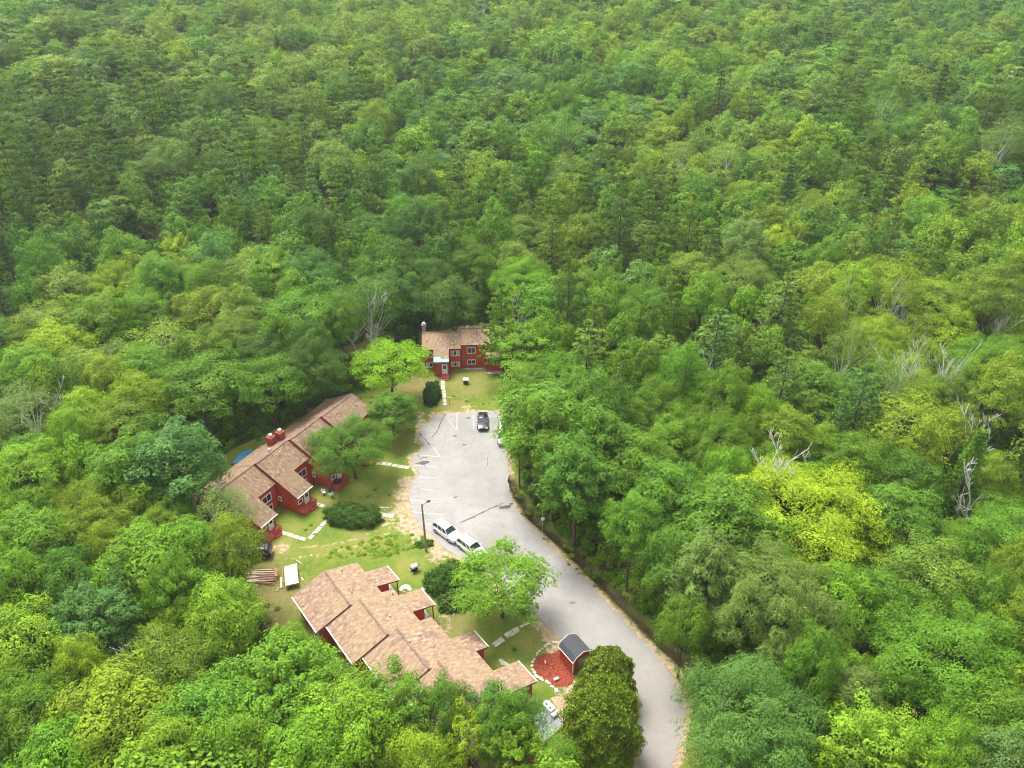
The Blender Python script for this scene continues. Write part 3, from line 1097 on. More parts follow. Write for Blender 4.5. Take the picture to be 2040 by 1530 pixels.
bar((*W2(7.1, UC[1]['tm'] - .26), 2.15), (*W2(11.25, UC[1]['tm'] - .26), 2.15), 0.06, 0.16, 'band_board', M['siding_plain'], HC)
# porch vestibule with the white door
door(HC, W(3.95, UC[0]['wing'][2] - .5), PC, 1.0, 2.05, 0.35)
m = MB()
m.prism([W(3.3, 5.16), W(4.7, 5.16), W(4.7, 6.5), W(3.3, 6.5)], -.1, 0.33)
dkc = m.build('entry_deck', M['siding_plain'], HC)
m = MB()
m.prism([W(3.5, 6.51), W(4.6, 6.51), W(4.6, 6.85), W(3.5, 6.85)], -.1, 0.17)
m.build('step', M['siding_plain'], dkc)
# teal snow-slide panels along the eave of the vestibule roof
zRc = UC[0]['zR']
m = MB()
for (s0, s1, t0, t1) in ((2.07, 3.35, 4.75, 5.75), (3.37, 4.74, 5.15, 5.75)):
    top = [(*W(s, t), zRc(t) + 0.03) for s, t in ((s0, t1), (s1, t1), (s1, t0), (s0, t0))]
    m.poly(top)
    m.poly([(p[0], p[1], p[2] - 0.025) for p in top][::-1])
    m.poly([(top[0][0], top[0][1], top[0][2] - .2), (top[1][0], top[1][1], top[1][2] - .2), top[1], top[0]])
m.build('eave_panel', M['teal'], HC)
x, y = W(0.35, -1.2)
chimney(HC, x, y, 3.5, 7.0, 0.7, 0.06, 'wood')
x, y = W2(8.2, -.7)
vent(HC, x, y, 6.2, 0.6, 0.17)
x, y = W(0.9, 1.6)
vent(HC, x, y, zRc(1.6), 0.5, 0.06)
x, y = W(5.1, 1.0)
vent(HC, x, y, zRc(1.0), 0.35, 0.05)
x, y = W2(9.9, 0.6)
vent(HC, x, y, UC[1]['zR'](0.6), 0.35, 0.05, 'dark_metal')
m = MB()
m.prism([W2(7.2, 3.1), W2(10.9, 3.1), W2(10.9, 3.6), W2(7.2, 3.4)], -.1, .12)
tag(m.build('concrete_footing', M['slab'], HC))

# -- garden shed with a gambrel roof, beside the red mulch bed
e0, e1 = Vector(at(*z6(1168, 458), 1.9)), Vector(at(*z6(1370, 690), 1.9))
dS = (e1 - e0).normalized()
nS = Vector((-dS.y, dS.x))
if nS.x < 0:
    nS = -nS
LS = (e1 - e0).length
WS = 2.75
S = root('garden_shed', (e0.x, e0.y, 0), 'small red garden shed with dark grey gambrel roof beside the driveway', 'shed')


def SP(s, t, z):
    return (dS.x * s + nS.x * t, dS.y * s + nS.y * t, z)


prof = [(0.0, 1.9), (0.42, 2.50), (WS / 2, 2.95), (WS - 0.42, 2.50), (WS, 1.9)]
m = MB()
for i in range(4):
    (t0, z0), (t1, z1_) = prof[i], prof[i + 1]
    q = [SP(0, t0, z0), SP(LS, t0, z0), SP(LS, t1, z1_), SP(0, t1, z1_)]
    m.poly(q if False else q[::1])
    m.poly([(p[0], p[1], p[2] - 0.09) for p in q][::-1])
for s in (0, LS):
    for i in range(4):
        (t0, z0), (t1, z1_) = prof[i], prof[i + 1]
        m.poly([SP(s, t0, z0), SP(s, t0, z0 - .09), SP(s, t1, z1_ - .09), SP(s, t1, z1_)])
for t0, z0 in (prof[0], prof[-1]):
    m.poly([SP(0, t0, z0), SP(LS, t0, z0), SP(LS, t0, z0 - .09), SP(0, t0, z0 - .09)])
m.build('roof', M['grey_shingle'], S)
m = MB()
ins = 0.14
for i in range(4):
    (t0, z0), (t1, z1_) = prof[i], prof[i + 1]
    for s, in ((LS - 0.03,), (0.03,)):
        a_, b_ = Vector(SP(s + (0.05 if s > 1 else -.05), t0, z0 - 0.06)), Vector(SP(s + (0.05 if s > 1 else -.05), t1, z1_ - 0.06))
        d_ = (b_ - a_)
        mid = (a_ + b_) / 2
        sd = Vector((dS.x, dS.y, 0))
        Rm = Matrix((d_.normalized(), sd, d_.normalized().cross(sd))).transposed()
        m.box(mid, (d_.length, 0.05, 0.08), mat=Rm)
m.build('rake_board', M['white'], S)
bar(SP(0, -.02, 1.86), SP(LS, -.02, 1.86), 0.05, 0.1, 'eave_board', M['white'], S)
m = MB()
for a_, b_ in (((ins, ins), (LS - ins, ins)), ((LS - ins, WS - ins), (ins, WS - ins))):
    q = [SP(*a_, 0), SP(*b_, 0), SP(*b_, 1.98), SP(*a_, 1.98)]
    m.poly(q, 0, [(0, 0), (2.6, 0), (2.6, 2), (0, 2)])
for s in (ins, LS - ins):
    pts = [SP(s, ins, 0), SP(s, WS - ins, 0), SP(s, WS - ins, 1.95), SP(s, WS - .5, 2.36), SP(s, WS / 2, 2.84), SP(s, .5, 2.36), SP(s, ins, 1.95)]
    m.poly(pts, 0, [(0, 0), (2.4, 0), (2.4, 1.9), (2.1, 2.3), (1.2, 2.8), (.3, 2.3), (0, 1.9)])
m.build('wall', M['siding'], S)
m = MB()
for t in (ins, WS - ins):
    m.box(SP(LS - ins + .02, t, 0.97), (0.09, 0.09, 1.9), math.atan2(dS.y, dS.x))
m.build('corner_board', M['white'], S)
angS = math.atan2(dS.y, dS.x)
m = MB()
m.box(SP(LS - ins + .05, WS / 2 + .15, 0.95), (0.06, 1.35, 1.75), angS)
dd_ = m.build('door', M['grey_slab'], S)
m = MB()
m.box(SP(LS - ins + .11, WS / 2 + .15, 1.0), (0.05, 0.05, 0.3), angS)
m.build('handle', M['dark_metal'], dd_)

# -- mulch bed with its ring of stones
cxm, cym = at(*z6(1130, 740))
ring = []
for q in [(1190, 410), (1110, 412), (1050, 432), (1000, 455), (955, 490), (915, 530), (880, 570), (850, 615), (830, 660), (815, 700), (815, 740), (828, 785), (850, 820), (880, 845), (895, 880), (925, 910), (985, 935), (1050, 960), (1090, 1010), (1130, 1040), (1160, 1065), (1200, 1100)]:
    ring.append(at(*z6(*q)))
m = MB()
bed_pts = ring[:18] + [at(*z6(*q)) for q in [(1100, 990), (1200, 1000), (1330, 990), (1370, 930), (1420, 800), (1420, 650), (1300, 500)]]
m.prism([(p[0], p[1]) for p in smooth_poly([at(*z6(*q)) for q in [(1010, 555), (900, 590), (840, 660), (830, 740), (870, 820), (930, 890), (1040, 940), (1100, 1000), (1230, 1020), (1350, 990), (1400, 850), (1420, 640), (1300, 520), (1180, 500), (1120, 560)]], 2)], -0.05, 0.045)
bed = m.build('mulch_bed', M['mulch'])
tag(bed, kind='structure')
stone_meshes = []
for k in range(5):
    bm = bmesh.new()
    bmesh.ops.create_icosphere(bm, subdivisions=1, radius=0.2)
    for v in bm.verts:
        v.co *= random.uniform(.75, 1.15)
        v.co.z *= 0.6
        v.co.x *= random.uniform(1.0, 1.15)
    me = bpy.data.meshes.new('stone')
    bm.to_mesh(me)
    bm.free()
    me.materials.append(M['stone'])
    stone_meshes.append(me)
prev = None
tot = 0
for i in range(len(ring) - 1):
    a, b = Vector(ring[i]), Vector(ring[i + 1])
    L = (b - a).length
    n = max(1, round(L / 0.36))
    for k in range(n):
        p = a.lerp(b, (k + random.uniform(.2, .8)) / n)
        o = bpy.data.objects.new('stone', random.choice(stone_meshes))
        COL.objects.link(o)
        o.parent = bed
        sc = random.uniform(.65, 1.15)
        o.scale = (sc, sc, sc)
        o.rotation_euler = (0, 0, random.uniform(0, 6.28))
        o.location = (p.x + random.uniform(-.06, .06), p.y + random.uniform(-.06, .06), 0.05)
for q in ((870, 870), (890, 885), (930, 905), (1140, 1050), (1150, 1075)):
    x, y = at(*z6(*q))
    o = bpy.data.objects.new('stone', random.choice(stone_meshes))
    COL.objects.link(o)
    o.parent = bed
    o.location = (x, y, 0.09)
    o.scale = (1.3, 1.2, 1.2)
m = MB()
x, y = at(*z6(1142, 915))
m.box((x, y, 0.2), (0.62, 0.34, 0.14), 0.5)
tag(m.build('stone_block', M['stone'], None, 0.02), 'pale square stone block lying in the red mulch bed', 'stone')
m = MB()
x, y = at(*z6(993, 685))
m.box((x, y, 0.17), (0.12, 0.5, 0.12), 0.0)
tag(m.build('timber_offcut', M['lumber'], None, 0.01), 'short pale timber stake standing in the middle of the red mulch bed', 'stake')

# -- grey concrete terrace with a white cabinet
q = [at(1098, 1392), at(1106, 1420), at(1128, 1450), at(1098, 1476), at(1070, 1500), at(1035, 1450), at(1062, 1398)]
tr_pts = [at(1100, 1408, .5), at(1127, 1444, .5), at(1080, 1482, .5), at(1040, 1440, .5)]
m = MB()
m.prism(tr_pts, -0.2, 0.5)
T = root('terrace', (0, 0, 0), 'raised grey concrete terrace with pale edging, half covered by branches near the cedar', 'terrace')
m.build('platform', M['grey_slab'], T)
bar((*tr_pts[0], 0.55), (*tr_pts[1], 0.55), 0.09, 0.12, 'edge_board', M['lumber'], T)
bar((*tr_pts[1], 0.50), (*tr_pts[2], 0.50), 0.10, 0.16, 'edge_board', M['red_trim'], T)
x, y = at(1096, 1412, .9)
cab = root('white_cabinet', (x, y, 0.5), 'white metal cabinet with two dark vents at the corner of the grey terrace', 'cabinet', rz=-0.92)
m = MB()
m.box((-0.15, 0, 0.42), (1.25, 0.75, 0.7))
m.box((0.72, 0, 0.25), (0.42, 0.8, 0.45))
m.box((-0.9, 0.1, 0.35), (0.2, 0.4, 0.5))
m.build('body', M['plastic'], cab, 0.03)
for dx in (-0.45, 0.12):
    m = MB()
    m.box((dx, -0.12, 0.785), (0.26, 0.2, 0.025))
    m.build('vent', M['black'], cab)
m = MB()
for dx in (-.6, .5):
    m.box((dx, 0, 0.035), (0.12, 0.7, 0.07))
m.build('leg', M['dark_metal'], cab)


# ---------------------------------------------------------------- vehicles
def loft(sections, name, mats, parent, mi=None):
    """sections: list of closed rings with equal point counts"""
    m = MB()
    n = len(sections[0])
    for a in range(len(sections) - 1):
        for k in range(n):
            k2 = (k + 1) % n
            m.poly([sections[a][k], sections[a][k2], sections[a + 1][k2], sections[a + 1][k]], 0)
    m.poly(sections[0][::-1], 0)
    m.poly(sections[-1], 0)
    me_o = m.build(name, mats, parent)
    bm = bmesh.new()
    bm.from_mesh(me_o.data)
    bmesh.ops.remove_doubles(bm, verts=bm.verts, dist=1e-4)
    bmesh.ops.recalc_face_normals(bm, faces=bm.faces)
    for f in bm.faces:
        f.smooth = True
    for e in bm.edges:
        if len(e.link_faces) == 2 and e.calc_face_angle(0) > 0.7:
            e.smooth = False
    bm.to_mesh(me_o.data)
    bm.free()
    return me_o


def make_car(name, label, cat, loc, rz, paint, kind='suv', group=None):
    C = root(name, (*loc, 0.03), label, cat, group, rz)
    if kind == 'suv':
        L, Wd, H, belt, hood = 4.5, 1.80, 1.66, 1.02, 1.0
        xs = [(-2.25, .55, .92, .86), (-2.12, .32, 1.0, .96), (-1.4, .26, belt, 1.0), (0, .24, belt, 1.0), (0.95, .26, belt, 1.0), (1.5, .28, .97, .98), (2.05, .32, .86, .93), (2.25, .42, .70, .80)]
        gh = [(-2.08, 1.0), (-1.78, H - .06), (-0.2, H), (0.32, H - .05), (1.05, 1.0)]
    elif kind == 'van':
        L, Wd, H, belt, hood = 5.2, 1.95, 1.85, 1.1, 1.05
        xs = [(-2.6, .5, 1.0, .9), (-2.45, .35, 1.1, .97), (-1.5, .3, belt, 1.0), (0, .3, belt, 1.0), (1.2, .3, belt, 1.0), (1.8, .32, 1.03, .97), (2.4, .36, .9, .92), (2.6, .46, .72, .8)]
        gh = [(-2.45, 1.08), (-2.25, H - .06), (0.2, H), (0.9, H - .06), (1.7, 1.06)]
    else:
        L, Wd, H, belt, hood = 4.45, 1.76, 1.44, .92, .85
        xs = [(-2.22, .5, .86, .84), (-2.08, .3, .93, .93), (-1.4, .24, belt + .03, 1.0), (0, .22, belt, 1.0), (0.85, .24, belt, 1.0), (1.4, .26, .86, .98), (1.95, .3, .74, .92), (2.2, .38, .6, .78)]
        gh = [(-1.75, .94), (-1.05, H - .04), (-0.25, H), (0.15, H - .03), (0.98, .92)]
    hw = Wd / 2
    secs = []
    for x, zb, zt, k in xs:
        w_ = hw * k
        mid = (zb + zt) / 2
        secs.append([(x, -w_ * .93, zb), (x, -w_, mid - .12), (x, -w_ * .985, mid + .15), (x, -w_ * .9, zt - .02), (x, -w_ * .5, zt + .02), (x, 0, zt + .035), (x, w_ * .5, zt + .02), (x, w_ * .9, zt - .02), (x, w_ * .985, mid + .15), (x, w_, mid - .12), (x, w_ * .93, zb)])
    loft(secs, 'body', paint, C)
    # greenhouse: dark glass volume, then roof, pillars in paint
    b0, b1 = hw * .90, hw * .72
    gs = []
    (xa, za), (xb, zb), (xc, zc), (xd, zd), (xe, ze) = gh
    for x, z, k in ((xa, za, 1), (xb, zb, 0.0), (xd, zd, 0.0), (xe, ze, 1)):
        w_ = b0 if k else b1
        gs.append((x, z, w_))
    low_front, low_rear = gs[3], gs[0]
    zlow = belt - .03
    m = MB()

    def P_(x, s, z, w_):
        return (x, s * w_, z)
    for s in (-1, 1):
        q = [P_(xa, s, zlow, b0), P_(xe, s, zlow, b0), P_(xd, s, zd - .05, b1), P_(xb, s, zb - .05, b1)]
        m.poly(q if s < 0 else q[::-1])
    m.poly([P_(xe, -1, zlow, b0), P_(xe, 1, zlow, b0), P_(xd, 1, zd - .05, b1), P_(xd, -1, zd - .05, b1)])
    m.poly([P_(xa, 1, zlow, b0), P_(xa, -1, zlow, b0), P_(xb, -1, zb - .05, b1), P_(xb, 1, zb - .05, b1)])
    m.build('window', M['glass'], C)
    rs = []
    for x, z in ((xb - .06, zb - .04), (xb + .12, zb + .02), (xc, zc), (xd - .05, zd + .01), (xd + .08, zd - .03)):
        rs.append([(x, -b1 - .03, z - .06), (x, -b1 * .85, z + .0), (x, 0, z + .03), (x, b1 * .85, z + .0), (x, b1 + .03, z - .06), (x, 0, z - .08)])
    loft(rs, 'roof', paint, C)
    # pillars
    m = MB()
    for s in (-1, 1):
        for (x0, x1, z1p, wd) in ((xe, xd, zd - .04, .07), (xa, xb, zb - .04, .12)):
            m.tube([(x0, s * (b0 + .01), zlow), (x1, s * (b1 + .015), z1p)], [wd * .6, wd * .5], 5)
        for fx in (.37, .68):
            x0 = xa + (xe - xa) * fx
            x1 = xb + (xd - xb) * (fx - .02)
            m.tube([(x0, s * (b0 + .005), zlow), (x1, s * (b1 + .01), zb - .04)], [.035, .03], 5)
    m.build('pillar', paint, C)
    for sx in (-1, 1):
        for sy in (-1, 1):
            wx = sx * L * .295 + .02
            wh = MB()
            wh.tube([(wx, sy * (hw - .19), .33), (wx, sy * (hw - .16), .33), (wx, sy * (hw + .005), .33), (wx, sy * (hw + .02), .33)], [.30, .345, .345, .30], 18)
            wo_ = wh.build('wheel', M['tyre'], C)
            rm = MB()
            rm.tube([(wx, sy * (hw + .012), .33), (wx, sy * (hw + .035), .33)], [.21, .17], 12)
            rm.build('rim', M['rim'], wo_)
            ar = MB()
            pts = [(wx + .43 * math.cos(a), sy * (hw - .005), .33 + .43 * math.sin(a)) for a in np.linspace(0, math.pi, 9)]
            ar.tube(pts, [.03] * 9, 5)
            ar.build('wheel_arch', M['black'] if kind != 'suv' else paint, C)
    for sy in (-1, 1):
        m = MB()
        m.box((xs[-2][0] + .1, sy * hw * .66, xs[-2][2] - .10), (.22, .34, .15), -sy * .35)
        m.build('headlight', M['lamp'], C, .02)
        m = MB()
        m.box((xs[0][0] + .07, sy * hw * .74, .92 if kind != 'sedan' else .78), (.12, .2, .3 if kind != 'sedan' else .16))
        m.build('taillight', M['tail'], C, .02)
        m = MB()
        m.box((.82 if kind != 'van' else 1.3, sy * (hw + .06), belt + .08), (.16, .16, .13))
        m.build('mirror', paint, C, .02)
        if kind == 'suv':
            m = MB()
            m.tube([(xb + .15, sy * b1 * .88, zb + .05), (xc, sy * b1 * .88, zc + .08), (xd - .1, sy * b1 * .88, zd + .05)], [.02, .025, .02], 5)
            m.build('roof_rail', M['dark_metal'], C)
    m = MB()
    m.box((xs[-1][0] - .01, 0, .5), (.05, hw * 1.1, .16))
    m.build('grille', M['black'], C)
    m = MB()
    m.box((xs[0][0] - .012, 0, .72), (.02, .32, .16))
    m.build('number_plate', M['plastic'], C)
    return C


def heading(p0, p1):
    a, b = at(*p0), at(*p1)
    return math.atan2(b[1] - a[1], b[0] - a[0])


# front right wheel to rear right wheel of the first white car, in the photo
h1 = heading(z4(572, 520), z4(735, 640))
make_car('parked_car', 'white SUV with dark glass standing free behind the other white one, nearest the utility pole', 'car', at(*z4(705, 520), 0.35), h1, M['car_white'], 'suv', 'white cars parked nose to tail')
make_car('parked_car', 'white SUV with plain white roof, its bonnet under the round tree at the kerb', 'car', at(*z4(1015, 720), 0.45), h1 - .02, M['car_white'], 'suv', 'white cars parked nose to tail')
make_car('parked_car', 'glossy black hatchback parked at the top edge of the car park', 'car', at(*zl(1325, 290), 0.55), math.radians(-88), M['car_black'], 'sedan')
make_car('parked_van', 'pale silver van mostly hidden under the trees right of the black car', 'van', at(1003.5, 868, .4), math.radians(-90), M['car_grey'], 'van')
make_car('parked_car', 'black car with red tail lamp half hidden by leaves beside the lumber pile', 'car', at(508, 1103, .4), math.radians(186), M['car_black'], 'suv')


# ---------------------------------------------------------------- street furniture and yard things
x, y = at(849, 1098)
U_ = root('utility_pole', (x, y, 0), 'tall weathered wooden utility pole at the kerb left of the white cars', 'pole')
m = MB()
m.tube([(0, 0, -.3), (0, 0, 2), (-.05, 0, 5), (-.1, 0, 8.1)], [.17, .155, .13, .10], 10)
m.build('pole', M['wood'], U_)
m = MB()
m.tube([(-.1, 0, 7.7), (.3, 0.1, 8.1), (.62, .2, 8.25)], [.03, .03, .03], 6)
m.build('lamp_arm', M['dark_metal'], U_)
m = MB()
m.tube([(.5, .16, 8.3), (.95, .3, 8.32)], [.12, .15], 8)
m.build('lamp_head', M['black'], U_)
m = MB()
m.box((0.02, -.16, 1.6), (.14, .06, 1.1))
m.build('conduit', M['wood'], U_)

x, y = at(1080.5, 1056)
V_ = root('marker_pole', (x, y, gz(x, y)), 'thin grey pole carrying a small square white sign beside the ditch', 'sign')
m = MB()
m.tube([(0, 0, -.3), (0, 0, 4.9)], [.05, .04], 8)
m.build('pole', M['metal'], V_)
m = MB()
m.box((0, -.07, 2.4), (.5, .04, .5))
m.build('sign_plate', M['white'], V_, .01)

x, y = at(895, 806)
V_ = root('hydrant_marker', (x, y, 0), 'small yellow marker on a dark post beside the stepping slabs', 'marker')
m = MB()
m.tube([(0, 0, -.1), (0, 0, 1.05)], [.05, .05], 8)
m.build('post', M['dark_metal'], V_)
m = MB()
m.box((0, 0, 1.2), (.42, .1, .5))
m.build('marker_head', M['yellow'], V_, .03)

x, y = at(*z3(1405, 815))
V_ = root('white_box', (x, y, 0), 'white topped utility box with dark sides on the lawn before the far house', 'utility box')
m = MB()
m.box((0, 0, .4), (.8, .7, .8))
m.build('cabinet', M['dark_metal'], V_, .02)
m = MB()
m.box((0, 0, .86), (.95, .85, .12))
m.build('lid', M['plastic'], V_, .02)
m = MB()
m.box((-.5, -.1, .3), (.06, .06, .7))
m.build('leg', M['plastic'], V_)

x, y = at(*z4(292, 1010))
V_ = root('barbecue', (x, y, 0), 'black barbecue cart with a white lid on the grass by the front row house', 'barbecue', rz=.6)
m = MB()
m.box((0, 0, .62), (.85, .5, .5))
m.box((0, 0, .2), (.7, .45, .06))
m.build('firebox', M['black'], V_, .03)
m = MB()
m.tube([(-.42, 0, .92), (.42, 0, .92)], [.30, .30], 12)
m.build('lid', M['plastic'], V_)
m = MB()
m.box((.62, 0, .85), (.36, .45, .04))
m.build('side_shelf', M['dark_metal'], V_)
for sx in (-.38, .38):
    for sy in (-.2, .2):
        m = MB()
        m.box((sx, sy, .2), (.05, .05, .4))
        m.build('leg', M['black'], V_)
for sy in (-.28, .28):
    m = MB()
    m.tube([(-.38, sy, .12), (-.38, sy + .05, .12)], [.12, .12], 10)
    m.build('wheel', M['plastic'], V_)


def plastic_chair(px, rz, label):
    x, y = at(*px)
    c = root('garden_chair', (x, y, 0), label, 'chair', 'white garden chairs', rz)
    m = MB()
    m.box((0, 0, .42), (.5, .5, .05))
    m.build('seat', M['plastic'], c, .01)
    m = MB()
    m.box((-.26, 0, .68), (.05, .5, .5))
    m.build('backrest', M['plastic'], c, .01)
    for s in (-.25, .25):
        m = MB()
        m.box((0, s, .62), (.48, .05, .04))
        m.box((.2, s, .52), (.04, .04, .2))
        m.build('armrest', M['plastic'], c)
        for q in (-.22, .22):
            m = MB()
            m.box((q, s * .92, .2), (.04, .04, .4))
            m.build('leg', M['plastic'], c)


plastic_chair(z2(1128, 955), .3, 'white plastic garden chair farther from the clipped hedge, left of the dark table')
plastic_chair(z2(1192, 975), 2.2, 'white plastic garden chair between the dark table and the clipped hedge')
x, y = at(*z2(1178, 928))
V_ = root('garden_table', (x, y, 0), 'small dark round garden table between white chairs', 'table')
m = MB()
m.tube([(0, 0, .62), (0, 0, .67)], [.36, .36], 14)
m.build('table_top', M['dark_metal'], V_)
m = MB()
m.tube([(0, 0, 0), (0, 0, .62)], [.05, .04], 8)
m.tube([(0, 0, 0), (0, 0, .05)], [.25, .2], 10)
m.build('pedestal', M['dark_metal'], V_)
x, y = at(*z2(1250, 880))
V_ = root('grill', (x, y, 0), 'dark grey covered grill on thin legs behind the garden chairs', 'grill', rz=.3)
m = MB()
m.box((0, 0, .78), (1.0, .6, .42))
m.box((0, 0, 1.02), (.85, .45, .1))
m.build('cover', M['grill_cover'] if 'grill_cover' in M else M['dark_metal'], V_, .05)
for sx in (-.4, .4):
    for sy in (-.22, .22):
        m = MB()
        m.box((sx, sy, .29), (.05, .05, .58))
        m.build('leg', M['metal'], V_)

# blue tarp shelter behind the stepped house
tp = [at(*z2(*q), 1.2) for q in ((345, 672), (425, 590), (505, 570), (545, 590), (470, 640), (430, 680))]
V_ = root('blue_tarp', (tp[2][0], tp[2][1], 0), 'bright blue tarp stretched low behind the stepped house under dark trees', 'tarp')
bx, by = tp[2]
tp = [(p[0] - bx, p[1] - by) for p in tp]
m = MB()
m.prism(tp, lambda x_, y_: 1.12 + .1 * math.sin(x_ * 1.4) + .08 * y_, lambda x_, y_: 1.16 + .1 * math.sin(x_ * 1.4) + .08 * y_)
m.build('sheet', M['blue'], V_)
for p in (tp[0], tp[2], tp[3], tp[5]):
    m = MB()
    m.tube([(p[0], p[1], -.1), (p[0], p[1], 1.1)], [.03, .03], 6)
    m.build('post', M['metal'], V_)

# plywood stack and lumber
pq = [at(*z5(*q), .75) for q in ((720, 610), (890, 560), (915, 820), (740, 860))]
V_ = root('plywood_stack', (*pq[3], 0), 'stack of pale plywood sheets on timber trestles between lumber pile and front house roof', 'plywood stack')
ox, oy = pq[3]
pl = [(p[0] - ox, p[1] - oy) for p in pq]
for k in range(5):
    j = [(p[0] + random.uniform(-.04, .04), p[1] + random.uniform(-.04, .04)) for p in pl]
    m = MB()
    m.prism(j, .50 + k * .05, .545 + k * .05)
    m.build('sheet', M['plywood'], V_)
for f1 in (0.08, .5, .92):
    for f2 in (.12, .88):
        a = Vector(pl[0]).lerp(Vector(pl[3]), f1)
        b = Vector(pl[1]).lerp(Vector(pl[2]), f1)
        c = a.lerp(b, f2)
        m = MB()
        m.box((c.x, c.y, .2), (.1, .1, .5))
        m.build('leg', M['lumber'], V_)
    bar((a.x, a.y, .47), (b.x, b.y, .47), .09, .05, 'bearer', M['lumber_red'], V_)


def plank(p0, p1, z, mat, label, group=None, wd=.14, th=.05):
    a, b = at(*p0, z), at(*p1, z)
    mid = ((a[0] + b[0]) / 2, (a[1] + b[1]) / 2)
    L = math.hypot(b[0] - a[0], b[1] - a[1])
    m = MB()
    m.box((0, 0, 0), (L, wd, th))
    o = m.build('plank', mat)
    o.location = (*mid, z)
    o.rotation_euler = (0, 0, math.atan2(b[1] - a[1], b[0] - a[0]))
    return tag(o, label, 'plank', group)


r_ = random.Random(4)
GL = 'loose planks in the lumber pile'
for i in range(12):
    yy = 655 + i * 13.5
    plank(z5(210 + r_.uniform(-22, 22), yy + r_.uniform(0, 14)), z5(585 + r_.uniform(-60, 35), yy - 6 + r_.uniform(-12, 16)), .10 + .055 * (i % 4), M['lumber'], 'pale fresh plank lying lengthwise in the lumber pile left of the plywood', GL)
for i in range(7):
    yy = 690 + i * 19
    plank(z5(390 + r_.uniform(-50, 60), yy + r_.uniform(-20, 45)), z5(640 + r_.uniform(-40, 20), yy + r_.uniform(-25, 45)), .33 + .05 * (i % 3), M['lumber_red'], 'reddish stained plank lying across the lumber pile left of the plywood', 'reddish planks on the lumber pile')
for i, X_ in enumerate((590, 603, 618)):
    plank(z5(X_, 620), z5(X_ + 6, 735), .42 + .055 * i, M['lumber_red'], 'short reddish plank set crosswise on the right end of the lumber pile', 'short crosswise planks')
plank(z5(682, 745), z5(684, 890), .12, M['lumber'], 'pale wide plank on the grass between lumber pile and plywood', wd=.24)
plank(z5(655, 880), z5(618, 935), .1, M['lumber'], 'short pale plank pointing away below the wide plank', wd=.1)
plank(z5(955, 750), z5(982, 790), .06, M['plywood'], 'small pale board on grass right of the plywood stack', wd=.14)
plank(z5(690, 545), z5(712, 830), .75, M['lumber_red'], 'long thin reddish plank leaning along the left side of the plywood stack', wd=.08)
plank(z5(880, 510), z5(960, 560), .06, M['plywood'], 'thin pale batten on grass behind the plywood stack', wd=.08)


# ---------------------------------------------------------------- vegetation
def unit(v):
    return v / (np.linalg.norm(v, axis=-1, keepdims=True) + 1e-9)


def leaf_mesh(name, C, Nn, L, Wd, mat, cl, fold=0.25, r=rng, tdir=None):
    """one folded four-cornered leaf (or leaf spray) at each centre"""
    n = len(C)
    rd = unit(r.normal(size=(n, 3)))
    if tdir is not None:
        rd = unit(tdir + rd * 0.45)
    T = unit(rd - (rd * Nn).sum(-1, keepdims=True) * Nn)
    B = np.cross(Nn, T)
    L = L[:, None]
    Wd = Wd[:, None]
    V = np.stack([C - T * L / 2, C + B * Wd / 2 - Nn * Wd * fold, C + T * L / 2 - Nn * L * 0.12, C - B * Wd / 2 - Nn * Wd * fold], 1).reshape(-1, 3)
    Fq = np.arange(n * 4).reshape(n, 4)
    var = np.stack([r.random(n), r.random(n) ** 3, cl, np.ones(n)], -1)
    return mesh_np(name, V, Fq, mat, np.repeat(var, 4, axis=0))


def crown_arrays(seed, R=4.0, Hc=9.5, Rz=4.6, ncl=60, per=190, rc=(.75, 1.35), flat=.82, spiky=0.0, leaf=(.16, .27), low=-.35, gap=0.0, layered=0.0, lobes=5):
    r = np.random.default_rng(seed)
    cs, rs, k = [], [], 0
    ph = r.uniform(0, 6.28, 4)
    while len(cs) < ncl and k < 6000:
        k += 1
        d = unit(r.normal(size=3))
        if d[2] < low:
            continue
        th = math.atan2(d[1], d[0])
        lob = 1 + .16 * math.sin(lobes * th + ph[0]) + .10 * math.sin((lobes + 3) * th + ph[1])
        rad = (r.uniform(.45, 1.0) ** .45) * lob
        c = np.array([d[0] * R * rad, d[1] * R * rad, Hc + d[2] * Rz * rad * (1 + .12 * math.sin(2 * th + ph[2]))])
        if layered:
            c[2] = Hc + round((c[2] - Hc) / layered) * layered + r.normal() * .12
        q = r.uniform(*rc)
        if any(np.linalg.norm((c - o) * (1, 1, 1.3)) < (q + p) * (.50 + gap) for o, p in zip(cs, rs)):
            continue
        cs.append(c)
        rs.append(q)
    C, Nn, cl, td = [], [], [], []
    top = np.array([0, 0, Hc - Rz * .25])
    for c, q in zip(cs, rs):
        n = int(per * (q / rc[1]) ** 2)
        d = unit(r.normal(size=(n, 3)))
        d[:, 2] = np.where(d[:, 2] < -.25, -d[:, 2], d[:, 2])
        rad = r.uniform(.45, 1.05, n)[:, None] ** .5
        out = unit(c - top)
        bump_ = 1 + .35 * np.sin(d[:, :1] * 5 + c[0]) * np.cos(d[:, 1:2] * 5 + c[1])
        p = d * q * rad * bump_
        p[:, 2] *= flat
        if spiky:
            s = (p @ out)[:, None]
            p = p * (1 - spiky * .35) + out * np.maximum(s, 0) * spiky * 1.6
        C.append(c + p)
        nn = unit(d * .75 + np.array([0, 0, .45]) + out * .45 + r.normal(size=(n, 3)) * .27)
        Nn.append(nn)
        cl.append(np.full(n, r.random()) * .7 + r.random(n) * .3)
        td.append(unit(d + out * .8))
    C, Nn, cl, td = map(np.concatenate, (C, Nn, cl, td))
    L = r.uniform(leaf[0], leaf[1], len(C))
    return C, Nn, L, cl, td, cs, r


